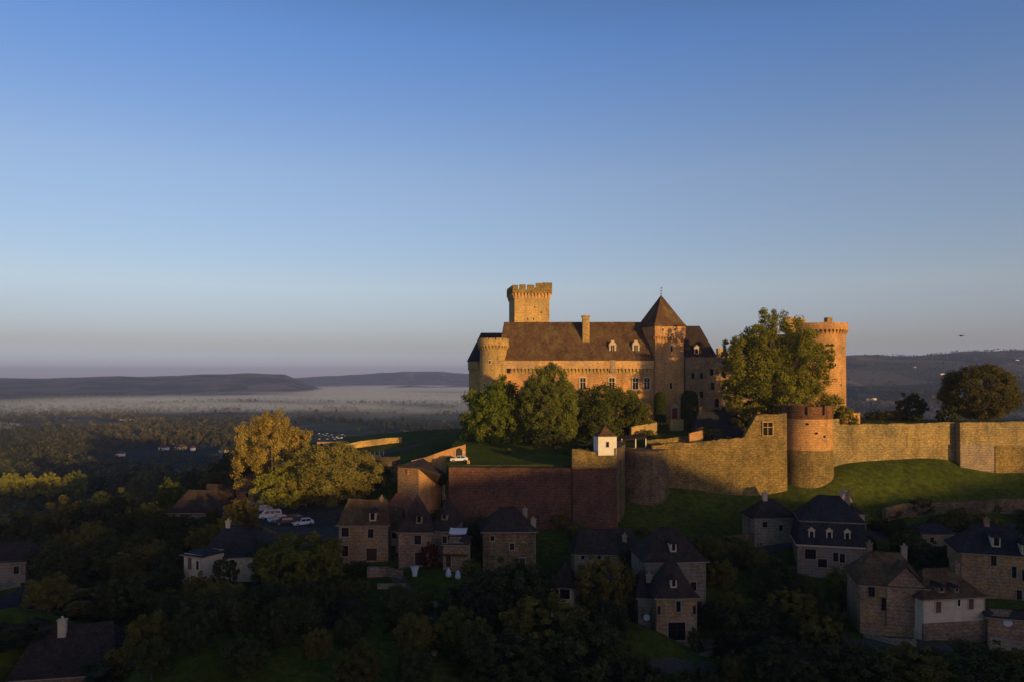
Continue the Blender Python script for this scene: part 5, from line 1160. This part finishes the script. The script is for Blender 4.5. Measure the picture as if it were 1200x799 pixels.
# shared prototypes for the village and slope trees (nominal 10 m tall, 9 m wide)
PT = {'round': [tree_meshes('r', 10, 9, 110, 12000, .42, 'leaf_dark', gap=.15, trunk=.06, nl=6) for _ in range(3)],
      'loose': [tree_meshes('l', 10, 9, 75, 6500, .42, 'leaf_dark', gap=.35, trunk=.18, nl=12, tight=.2) for _ in range(2)],
      'cone': [tree_meshes('c', 10, 6, 90, 8000, .38, 'leaf_dark', gap=.05, trunk=.05, shape='cone')],
      'tall': [tree_meshes('t', 12, 5.5, 90, 8500, .4, 'leaf_dark', gap=.12, trunk=.1)],
      'bush': [tree_meshes('b', 4, 5, 60, 5000, .28, 'leaf_dark', gap=.2, trunk=.02, nl=3)]}
NOM = {'round': (10, 9), 'loose': (10, 9), 'cone': (10, 6), 'tall': (12, 5.5), 'bush': (4, 5)}
LIST = [
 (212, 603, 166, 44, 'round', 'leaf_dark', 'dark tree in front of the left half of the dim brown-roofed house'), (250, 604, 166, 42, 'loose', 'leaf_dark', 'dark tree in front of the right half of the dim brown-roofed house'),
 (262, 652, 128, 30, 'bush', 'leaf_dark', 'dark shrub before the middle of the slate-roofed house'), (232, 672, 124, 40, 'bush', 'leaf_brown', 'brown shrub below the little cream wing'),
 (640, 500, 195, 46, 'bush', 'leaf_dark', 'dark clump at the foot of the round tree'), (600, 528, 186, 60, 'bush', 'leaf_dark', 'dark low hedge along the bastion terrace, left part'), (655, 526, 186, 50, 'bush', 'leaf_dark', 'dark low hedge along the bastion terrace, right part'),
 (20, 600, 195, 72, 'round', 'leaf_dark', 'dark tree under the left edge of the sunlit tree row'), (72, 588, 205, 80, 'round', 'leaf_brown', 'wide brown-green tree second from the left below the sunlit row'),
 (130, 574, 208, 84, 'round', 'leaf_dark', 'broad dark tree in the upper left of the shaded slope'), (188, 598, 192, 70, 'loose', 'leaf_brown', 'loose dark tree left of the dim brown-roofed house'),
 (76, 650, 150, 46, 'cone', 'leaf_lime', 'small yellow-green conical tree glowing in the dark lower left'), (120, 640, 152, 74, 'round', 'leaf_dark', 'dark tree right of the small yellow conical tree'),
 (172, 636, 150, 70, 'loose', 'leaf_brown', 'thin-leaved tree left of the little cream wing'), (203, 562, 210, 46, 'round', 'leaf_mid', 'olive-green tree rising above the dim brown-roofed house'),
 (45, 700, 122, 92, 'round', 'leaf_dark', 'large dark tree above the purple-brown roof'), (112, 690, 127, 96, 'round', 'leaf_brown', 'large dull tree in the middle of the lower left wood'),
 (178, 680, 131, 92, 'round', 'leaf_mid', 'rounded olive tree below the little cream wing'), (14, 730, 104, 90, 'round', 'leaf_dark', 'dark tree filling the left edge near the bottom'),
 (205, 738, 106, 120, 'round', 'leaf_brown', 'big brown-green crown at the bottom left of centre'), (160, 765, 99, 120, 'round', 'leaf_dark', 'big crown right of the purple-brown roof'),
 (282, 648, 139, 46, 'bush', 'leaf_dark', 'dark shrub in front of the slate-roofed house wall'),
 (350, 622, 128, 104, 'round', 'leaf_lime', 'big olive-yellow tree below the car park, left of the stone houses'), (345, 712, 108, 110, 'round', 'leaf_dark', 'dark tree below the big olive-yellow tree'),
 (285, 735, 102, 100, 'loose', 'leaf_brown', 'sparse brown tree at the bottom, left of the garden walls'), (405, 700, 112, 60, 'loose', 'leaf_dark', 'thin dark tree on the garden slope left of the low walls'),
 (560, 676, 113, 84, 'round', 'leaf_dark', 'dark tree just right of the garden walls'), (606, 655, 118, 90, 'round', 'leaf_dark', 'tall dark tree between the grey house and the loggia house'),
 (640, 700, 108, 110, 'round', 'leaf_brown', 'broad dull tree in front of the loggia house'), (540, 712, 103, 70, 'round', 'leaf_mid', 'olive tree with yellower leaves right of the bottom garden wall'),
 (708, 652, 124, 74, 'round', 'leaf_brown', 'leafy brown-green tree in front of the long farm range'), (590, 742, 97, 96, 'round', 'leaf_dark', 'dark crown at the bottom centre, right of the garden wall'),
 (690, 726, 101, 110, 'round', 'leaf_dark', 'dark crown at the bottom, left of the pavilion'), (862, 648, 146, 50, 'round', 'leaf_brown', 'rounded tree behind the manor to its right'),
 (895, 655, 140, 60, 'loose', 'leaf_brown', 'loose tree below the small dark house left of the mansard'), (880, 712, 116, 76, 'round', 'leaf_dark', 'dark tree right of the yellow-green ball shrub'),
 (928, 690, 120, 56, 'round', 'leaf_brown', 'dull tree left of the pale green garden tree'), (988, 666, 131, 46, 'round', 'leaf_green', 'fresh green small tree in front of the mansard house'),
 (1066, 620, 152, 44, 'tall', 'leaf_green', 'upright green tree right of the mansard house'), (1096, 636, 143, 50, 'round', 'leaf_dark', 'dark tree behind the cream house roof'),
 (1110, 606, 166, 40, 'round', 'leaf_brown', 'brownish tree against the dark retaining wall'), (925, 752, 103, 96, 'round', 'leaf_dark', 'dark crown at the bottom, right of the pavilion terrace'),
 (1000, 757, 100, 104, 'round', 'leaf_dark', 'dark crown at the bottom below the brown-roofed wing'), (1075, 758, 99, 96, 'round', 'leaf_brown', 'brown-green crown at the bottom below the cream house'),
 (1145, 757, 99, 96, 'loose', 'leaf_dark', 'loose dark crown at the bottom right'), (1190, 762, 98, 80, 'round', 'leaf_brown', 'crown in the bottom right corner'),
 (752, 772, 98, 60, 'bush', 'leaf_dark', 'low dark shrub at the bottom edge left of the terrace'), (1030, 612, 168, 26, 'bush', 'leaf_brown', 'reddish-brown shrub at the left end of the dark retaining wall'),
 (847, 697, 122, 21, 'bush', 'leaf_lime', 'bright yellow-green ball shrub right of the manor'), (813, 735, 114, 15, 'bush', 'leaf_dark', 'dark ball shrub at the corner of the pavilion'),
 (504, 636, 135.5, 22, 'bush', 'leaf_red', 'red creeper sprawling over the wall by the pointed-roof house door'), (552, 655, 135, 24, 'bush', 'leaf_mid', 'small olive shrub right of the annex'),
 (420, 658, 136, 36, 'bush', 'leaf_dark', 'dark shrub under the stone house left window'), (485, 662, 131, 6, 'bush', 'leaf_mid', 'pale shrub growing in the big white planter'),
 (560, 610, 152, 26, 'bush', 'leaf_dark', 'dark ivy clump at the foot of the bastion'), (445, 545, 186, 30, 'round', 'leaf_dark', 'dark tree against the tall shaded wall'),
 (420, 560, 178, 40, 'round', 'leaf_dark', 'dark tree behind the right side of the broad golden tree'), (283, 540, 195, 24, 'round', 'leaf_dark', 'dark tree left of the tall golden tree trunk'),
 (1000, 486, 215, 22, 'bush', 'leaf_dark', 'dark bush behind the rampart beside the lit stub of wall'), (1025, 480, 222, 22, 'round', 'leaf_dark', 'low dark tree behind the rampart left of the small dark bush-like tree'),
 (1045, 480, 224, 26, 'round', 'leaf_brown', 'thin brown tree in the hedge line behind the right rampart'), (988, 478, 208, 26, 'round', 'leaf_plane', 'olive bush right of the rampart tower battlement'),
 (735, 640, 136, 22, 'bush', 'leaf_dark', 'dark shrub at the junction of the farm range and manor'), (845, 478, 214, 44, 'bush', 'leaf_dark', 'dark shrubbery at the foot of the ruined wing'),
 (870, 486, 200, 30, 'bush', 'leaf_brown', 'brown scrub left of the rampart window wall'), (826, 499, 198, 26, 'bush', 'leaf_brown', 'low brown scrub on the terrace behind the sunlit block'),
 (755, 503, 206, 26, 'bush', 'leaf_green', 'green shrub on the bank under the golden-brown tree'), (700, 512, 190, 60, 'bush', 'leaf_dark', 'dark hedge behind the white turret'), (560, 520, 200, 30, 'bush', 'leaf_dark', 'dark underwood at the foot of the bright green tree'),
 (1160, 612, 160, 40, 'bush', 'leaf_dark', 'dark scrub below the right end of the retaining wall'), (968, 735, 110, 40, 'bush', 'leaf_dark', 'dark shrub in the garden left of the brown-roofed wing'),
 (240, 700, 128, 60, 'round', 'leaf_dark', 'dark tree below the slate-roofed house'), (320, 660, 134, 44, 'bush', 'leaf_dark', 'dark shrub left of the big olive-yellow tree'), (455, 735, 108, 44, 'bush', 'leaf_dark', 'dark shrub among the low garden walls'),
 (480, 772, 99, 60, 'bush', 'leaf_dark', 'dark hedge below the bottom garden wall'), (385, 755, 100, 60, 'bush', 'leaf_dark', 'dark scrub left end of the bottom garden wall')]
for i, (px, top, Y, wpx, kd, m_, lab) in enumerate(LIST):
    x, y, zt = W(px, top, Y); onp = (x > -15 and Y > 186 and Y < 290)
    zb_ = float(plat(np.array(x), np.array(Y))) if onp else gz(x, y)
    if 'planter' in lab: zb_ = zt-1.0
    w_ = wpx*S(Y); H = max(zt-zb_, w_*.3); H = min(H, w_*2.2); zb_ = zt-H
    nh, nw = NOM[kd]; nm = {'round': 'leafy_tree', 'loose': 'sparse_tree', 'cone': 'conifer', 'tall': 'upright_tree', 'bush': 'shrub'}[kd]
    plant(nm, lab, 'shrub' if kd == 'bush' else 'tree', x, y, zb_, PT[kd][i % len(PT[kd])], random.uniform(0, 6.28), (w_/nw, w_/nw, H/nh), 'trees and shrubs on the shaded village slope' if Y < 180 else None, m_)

# trees further down the left slope and behind the hill: each its own object
def spread(n_, xr, yr_, hr, grp, lab, mats, kinds, cond=None, mind=6.0, seed=1, name='hillside_tree'):
    rs = random.Random(seed); got = []; tries = 0
    while len(got) < n_ and tries < n_*60:
        tries += 1; y = rs.uniform(*yr_); px = rs.uniform(*xr); x = (px-600)*y/F
        if any((x-a)**2+(y-b_)**2 < mind**2 for a, b_ in got): continue
        if cond and not cond(x, y, px): continue
        got.append((x, y)); kd = rs.choice(kinds); H = rs.uniform(*hr); nh, nw = NOM[kd]; z = gz(x, y); w_ = H*rs.uniform(.75, 1.15)*(nw/nh)/(.9)
        plant(name, lab, 'tree', x, y, z-.3, rs.choice(PT[kd]), rs.uniform(0, 6.28), (w_/nw, w_/nw, H/nh), grp, rs.choice(mats))
def free(x, y, px):
    for cx_, cy_, r_, fx, fy in HF:
        if hypot(x-cx_, y-cy_) < r_+3.2: return False
        if abs(px-(600+fx*F/fy)) < r_*F/fy*.9+6 and fy-15 < y < fy+2: return False
    py = 443+(EYE-gz(x, y))*F/y
    if 285 < px < 400 and 572 < py < 640: return False
    if 728 < px < 935 and 560 < py < 618: return False
    if 976 < px and 530 < py < 600: return False
    if 395 < px < 560 and 655 < py < 690: return False
    return y < 178
spread(70, (-60, 330), (96, 178), (4.5, 8), 'shaded trees below the left slope', 'dark tree in the wooded gardens at the lower left', ['leaf_dark', 'leaf_dark', 'leaf_brown'], ['round', 'round', 'loose'], mind=5.5, seed=8, cond=free)
spread(46, (150, 1230), (90, 119), (4.0, 6.5), 'trees in the foreground gardens', 'dark tree in the shaded gardens along the bottom of the view', ['leaf_dark', 'leaf_dark', 'leaf_brown'], ['round', 'round', 'loose'], mind=5.0, seed=12, cond=free)
spread(26, (826, 940), (112, 150), (3.2, 5.5), 'trees between the manor and the mansard house', 'dark tree in the gardens between the tall manor and the mansard house', ['leaf_dark', 'leaf_brown'], ['round', 'loose'], mind=3.6, seed=21, cond=free)
spread(20, (400, 560), (104, 128), (1.5, 3.2), 'garden shrubs below the stone houses', 'dark shrub among the low garden walls below the stone houses', ['leaf_dark', 'leaf_mid', 'leaf_brown'], ['bush'], mind=2.6, seed=22, cond=lambda x, y, px: True, name='garden_shrub')
spread(22, (1080, 1240), (130, 172), (2.5, 5), 'scrub under the right retaining wall', 'dark scrub tree between the retaining wall and the right-hand houses', ['leaf_dark', 'leaf_brown'], ['round', 'loose', 'bush'], mind=3.2, seed=23, cond=free)
rs_ = random.Random(5)
for i in range(26):
    px = rs_.choice([rs_.uniform(785, 868), rs_.uniform(985, 1124), rs_.uniform(1128, 1198), rs_.uniform(730, 780), rs_.uniform(675, 697)])
    top = 518 if px < 868 else 496; Y = 186.2 if px < 868 else 192.6
    if px < 700: top, Y = 528, 164
    elif px < 782: top, Y = 526, 187
    else: top = (519-(px-785)*.08) if px < 868 else 495.5
    x, y, z = W(px, top, Y); k = rs_.uniform(.10, .24)
    plant('wall_plant', 'small tuft of ivy or grass growing on the top of the rampart wall', 'plant', x, y, z-.35, PT['bush'][0], rs_.uniform(0, 6), (k, k, k*1.2), 'plants growing on top of the ramparts', rs_.choice(['leaf_hedge', 'leaf_mid', 'leaf_brown']))
spread(120, (330, 1230), (96, 176), (1.6, 4.2), 'garden shrubs between the village houses', 'dark garden shrub or small tree between the village houses', ['leaf_dark', 'leaf_dark', 'leaf_brown', 'leaf_mid'], ['bush', 'bush', 'round', 'loose'], mind=3.4, seed=9, cond=free, name='garden_shrub')
spread(60, (-60, 300), (215, 330), (7, 11), 'shaded trees on the left slope', 'dark tree in the shaded wood left of the golden trees', ['leaf_dark', 'leaf_dark', 'leaf_brown'], ['round', 'round', 'loose'], mind=7.5, seed=3)
spread(46, (-60, 420), (330, 480), (8, 12), 'dim trees beyond the left slope', 'dim tree in the shaded belt beyond the left slope', ['leaf_dark', 'leaf_brown', 'leaf_mid'], ['round', 'loose'], mind=9, seed=4)
for px, top, lab in ((12, 553, 'leftmost sunlit yellow-green tree of the low row'), (32, 556, 'second sunlit tree of the low row at the left'), (58, 553, 'rounded sunlit tree in the middle of the low row'), (88, 551, 'rightmost and brightest tree of the low sunlit row'), (-12, 556, 'sunlit tree cut by the left edge')):
    Y = 400; x, y, zt = W(px, top, Y); w_ = 27*S(Y); H = 13.0
    plant('sunlit_tree', lab, 'tree', x, y, zt-H, PT['round'][px % 3], px, (w_/9, w_/9, H/10), 'sunlit row of trees at the left', 'leaf_olive')
spread(24, (985, 1260), (235, 330), (5, 8.5), 'trees behind the right rampart', 'dark tree in the belt behind the right rampart', ['leaf_dark', 'leaf_brown'], ['round', 'loose'], mind=6, seed=5, cond=lambda x, y, px: gz(x, y) < 80)
spread(40, (400, 560), (330, 620), (8, 12), 'trees beyond the castle mound', 'tree in the dim wood beyond the grassy mound', ['leaf_dark', 'leaf_olive', 'leaf_brown'], ['round', 'loose'], mind=10, seed=6)

# ------------------------------------------------------------------ valley woods (uncountable): one object
def valley():
    P_, T_, SZ = [], [], []
    n_ = 30000
    Y = 480*np.exp(rng.random(n_)*math.log(4300/480)); px = rng.uniform(-120, 1320, n_); X = (px-600)*Y/F
    dens = np.sin(X/160+2*np.sin(Y/310))*np.cos(Y/140+1.5*np.sin(X/240))+.5*np.sin(X/61+Y/83)
    dens = dens*.5+.7*np.sin(X/410+1.2*np.sin(Y/520))*np.cos(Y/330+np.sin(X/600))
    keep = (dens > .12) | (rng.random(n_) < .09)
    keep &= ~((Y < 640) & (px > 420)); keep &= ~((np.abs(px-390) < 26) & (np.abs(Y-1320) < 330)); X, Y = X[keep], Y[keep]
    Z = ground(X, Y); h_ = rng.uniform(6, 12, len(X)); tint = np.clip(.5+.3*np.sin(X/130+Y/210)+rng.normal(0, .22, len(X)), 0, 1)
    k_ = np.where(Y < 1300, 46, np.where(Y < 2400, 24, 12))
    idx = np.repeat(np.arange(len(X)), k_); m_ = len(idx)
    d = rng.normal(size=(m_, 3)); d /= np.linalg.norm(d, axis=1)[:, None]; r_ = rng.random(m_)**.33
    hw_ = h_[idx]*.46
    pos = np.stack([X[idx]+d[:, 0]*r_*hw_, Y[idx]+d[:, 1]*r_*hw_, Z[idx]+h_[idx]*.52+d[:, 2]*r_*h_[idx]*.5], -1)
    size = h_[idx]*np.where(Y[idx] < 1300, .30, np.where(Y[idx] < 2400, .42, .6))
    m, t, b = mat('valley_leaves', 1.0, .05)
    at = t.nodes.new('ShaderNodeAttribute'); at.attribute_name = 'tint'
    t.links.new(ramp(t, at.outputs['Fac'], [(0, (.018, .026, .011)), (.4, (.035, .042, .014)), (.75, (.07, .072, .02)), (1, (.125, .10, .03))]), b.inputs['Base Color'])
    me = leaf_mesh('valley_woods', pos, size, tint[idx]+rng.normal(0, .06, m_), m)
    o = bpy.data.objects.new('valley_woods', me); COL.objects.link(o)
    tag(o, 'woods and hedgerows spread over the valley floor below the castle', 'woodland', kind='stuff')
valley()

# ------------------------------------------------------------------ far buildings
far = [(66, 508, 8, 3, 'white house by the pale pond at the far left'), (73, 497, 5, 3, 'small white house above the far left fields'), (58, 524, 8, 3, 'white farmhouse among trees at the left'), (117, 478, 5, 2.5, 'white speck of a house on the far left plain'),
       (152, 491, 22, 1.8, 'long pale warehouse in the valley, left of its twin'), (186, 489, 26, 2.6, 'long pinkish warehouse in the middle of the left valley'), (212, 524, 12, 3, 'cream house beside the yellow tree in the valley'), (192, 525, 10, 2.5, 'low orange-lit farm building in the valley'),
       (226, 525, 4, 3, 'small white house right of the cream valley house'), (68, 475, 12, 1.6, 'pale sheds on the plain under the left hills'), (222, 474, 6, 2, 'pale hamlet house near the fog'), (262, 528, 8, 2.5, 'dim grey house behind the golden tree'),
       (140, 532, 12, 2, 'low lit roof between the valley hedges'), (99, 512, 4, 3, 'tiny house left of the autumn trees'),
       (1021, 466.5, 11, 4, 'pale mansion across the valley right of the great tower'), (1104, 438, 5, 2.5, 'white farmhouse halfway up the right hills'), (1192, 422, 3.5, 2, 'white house near the crest of the right hills'), (1072, 430, 3.5, 2, 'tiny pale house on the right hillside')]
def land(px, py, Y0=500, Y1=9000):
    """where the sight line through a photo pixel meets the ground"""
    Ys = np.geomspace(Y0, Y1, 400); zz = ground((px-600)*Ys/F, Ys); ray = EYE-(py-443)*Ys/F
    k_ = np.argmax(ray < zz+1); return (px-600)*Ys[k_]/F, Ys[k_], zz[k_]
for px, py, wd, ht, lab in far:
    x, y, z = land(px, py+ht/2); w_ = wd*y/F; h_ = max(3.5, ht*y/F*.6); rzz = random.uniform(-.4, .4)
    T = thing('distant_house', lab, 'house', (x, y, z-1), rzz, None)
    MB().box(-w_/2, w_/2, -4, 4, 0, h_+1).build('wall', random.choice(['white', 'render']), T)
    mb = MB(); mb.add([(-w_/2-.4, -4.5, h_+.9), (w_/2+.4, -4.5, h_+.9), (w_/2+.4, 4.5, h_+.9), (-w_/2-.4, 4.5, h_+.9), (-w_/2, 0, h_+3.6), (w_/2, 0, h_+3.6)], [(0, 1, 5, 4), (2, 3, 4, 5), (3, 0, 4), (1, 2, 5), (3, 2, 1, 0)])
    mb.build('roof', 'roof_red' if random.random() < .5 else 'slate', T)
x, y, z = land(14, 513)
for i in range(6):
    for j in range(3):
        x, y, z = land(372+i*6+random.uniform(-4, 4), 508.5+j*2.6+random.uniform(-1.8, 1.8))
        T = thing('distant_car', 'tiny car in the crowded valley car park seen above the golden trees', 'car', (x, y, z+.1), R(random.uniform(-30, 30)), 'cars in the far car park')
        prof_body([(-2.0, .3), (-2.06, .62), (-1.0, .94), (-.35, 1.42), (1.2, 1.47), (1.95, .95), (2.05, .35)], 1.74, .14, 0).build('body', random.choice(['car_silver', 'car_blue', 'car_dark']), T)
# ------------------------------------------------------------------ bird
x, y, z = W(1126.5, 394, 120)
T = thing('bird', 'dark bird gliding in the sky above the right hills', 'bird', (x, y, z), R(20))
mb = MB(); mb.tube([(-.02, -.32, 0), (0, -.2, .02), (0, 0, .02), (0, .22, 0), (0, .36, 0)], [.02, .05, .075, .05, .015], 8)
wl = []
for sg in (-1, 1):
    pr = [(0, 0, .1, .02), (.28, .14, .11, .1), (.55, .12, .09, .02), (.78, .02, .02, -.14)]
    vs = []
    for xx, zz_, ch, sw in pr: vs += [(sg*xx, -ch+sw*-.6, zz_), (sg*xx, ch-sw*.0+.02, zz_), (sg*xx, 0, zz_+.025)]
    fs = []
    for i in range(3):
        a = 3*i; fs += [(a, a+3, a+5, a+2), (a+2, a+5, a+4, a+1), (a+1, a+4, a+3, a)]
    mb.add(vs, fs)
mb.build('body', 'iron', T)

# ------------------------------------------------------------------ air and valley mist
def volume_box(name, x0, x1, y0, y1, z0, z1, dens, col, label):
    o = MB().box(x0, x1, y0, y1, z0, z1).build(name, M['glass']); o.data.materials.clear()
    m = bpy.data.materials.new(name); m.use_nodes = True; t = m.node_tree; t.nodes.remove(t.nodes['Principled BSDF'])
    v = t.nodes.new('ShaderNodeVolumePrincipled'); v.inputs['Density'].default_value = dens; v.inputs['Color'].default_value = (*col, 1); v.inputs['Anisotropy'].default_value = .0
    t.links.new(v.outputs[0], t.nodes['Material Output'].inputs['Volume']); o.data.materials.append(m)
    tag(o, label, kind='stuff'); return o
volume_box('haze', -13500, 13500, -2000, 15500, float(GZ.min())-1, 300, 9e-5, (.40, .52, 1.0), 'thin blue morning haze filling the valley air')
def mist(name, pts, zt, dens, label, zb=-30, col=(.9, .93, 1)):
    """a flat closed lens of fog; pts = outline in ground coordinates"""
    n_ = len(pts); P_ = np.array(pts, float); c_ = P_.mean(0); mb = MB(); rings = [(1.0, .25), (.93, .62), (.82, .86), (.6, 1.0), (.3, 1.0)]
    m_ = 64; k_ = np.linspace(0, n_, m_, endpoint=False); Q = np.stack([np.interp(k_, range(n_+1), np.append(P_[:, i], P_[0, i])) for i in (0, 1)], -1)
    vs = [(q[0], q[1], zb) for q in Q]
    for s_, hh_ in rings: vs += [(c_[0]+(q[0]-c_[0])*s_, c_[1]+(q[1]-c_[1])*s_, zt*hh_+zt*.12*wob(q[0]*s_, q[1]*s_, 500)) for q in Q]
    vs.append((c_[0], c_[1], zt)); fs = [tuple(range(m_-1, -1, -1))]
    for r_ in range(len(rings)): fs += [(r_*m_+i, r_*m_+(i+1) % m_, (r_+1)*m_+(i+1) % m_, (r_+1)*m_+i) for i in range(m_)]
    e = len(rings)*m_; fs += [(e+i, e+(i+1) % m_, len(vs)-1) for i in range(m_)]
    mb.add(vs, fs); o = mb.build(name, M['glass'], smooth=True); o.data.materials.clear()
    m = bpy.data.materials.new(name); m.use_nodes = True; t = m.node_tree; t.nodes.remove(t.nodes['Principled BSDF'])
    v = t.nodes.new('ShaderNodeVolumePrincipled'); v.inputs['Density'].default_value = dens; v.inputs['Color'].default_value = (*col, 1)
    t.links.new(v.outputs[0], t.nodes['Material Output'].inputs['Volume']); o.data.materials.append(m); tag(o, label, kind='stuff')
def gp(px, Y): return ((px-600)*Y/F, Y)
def fog_bank(x0, x1, y0, y1, z1, dens, lo, hi, label, sc=700):
    o = MB().box(x0, x1, y0, y1, -12, z1).build('valley_mist', M['glass']); o.data.materials.clear()
    m = bpy.data.materials.new('valley_mist'); m.use_nodes = True; t = m.node_tree; t.nodes.remove(t.nodes['Principled BSDF'])
    g = coords(t, geo=True); n1 = noise(t, coords(t, (1/(sc*2.2), 1/(sc*1.3), 0), geo=True), 1.0, 4, .62)
    sx = t.nodes.new('ShaderNodeSeparateXYZ'); t.links.new(g, sx.inputs[0])
    def mr(sock, a, b_, c, d):
        q = t.nodes.new('ShaderNodeMapRange'); q.interpolation_type = 'SMOOTHSTEP'
        for i_, v_ in enumerate((a, b_, c, d)): q.inputs[i_+1].default_value = v_
        t.links.new(sock, q.inputs[0]); return q.outputs[0]
    def mul(a, b_):
        q = t.nodes.new('ShaderNodeMath'); q.operation = 'MULTIPLY'; t.links.new(a, q.inputs[0])
        if isinstance(b_, float): q.inputs[1].default_value = b_
        else: t.links.new(b_, q.inputs[1])
        return q.outputs[0]
    d = mul(mr(n1, lo, hi, 0, 1), mr(sx.outputs['Z'], 0, z1, 1, 0))
    wx, wy = (x1-x0)*.3, (y1-y0)*.16
    d = mul(d, mul(mr(sx.outputs['X'], x0, x0+wx, 0, 1), mr(sx.outputs['X'], x1-wx, x1, 1, 0)))
    d = mul(d, mul(mr(sx.outputs['Y'], y0, y0+wy, 0, 1), mr(sx.outputs['Y'], y1-wy, y1, 1, 0)))
    v = t.nodes.new('ShaderNodeVolumePrincipled'); v.inputs['Color'].default_value = (.86, .97, 1, 1); v.inputs['Density'].default_value = 0
    t.links.new(mul(d, dens), v.inputs['Density']); t.links.new(v.outputs[0], t.nodes['Material Output'].inputs['Volume'])
    o.data.materials.append(m); tag(o, label, kind='stuff')
fog_bank(-2300, 2600, 1600, 10400, 27, .017, .41, .57, 'bank of white fog lying in the valley left of the castle')
fog_bank(700, 2300, 1500, 2900, 30, .003, .40, .62, 'thin fog at the foot of the right-hand hills', 300)
mist('valley_mist', [gp(-80, 1350), gp(0, 1300), gp(28, 1400), gp(30, 1600), gp(0, 1700), gp(-80, 1700)], 10, .003, 'small patch of fog on the fields at the left edge')
bpy.context.view_layer.update()
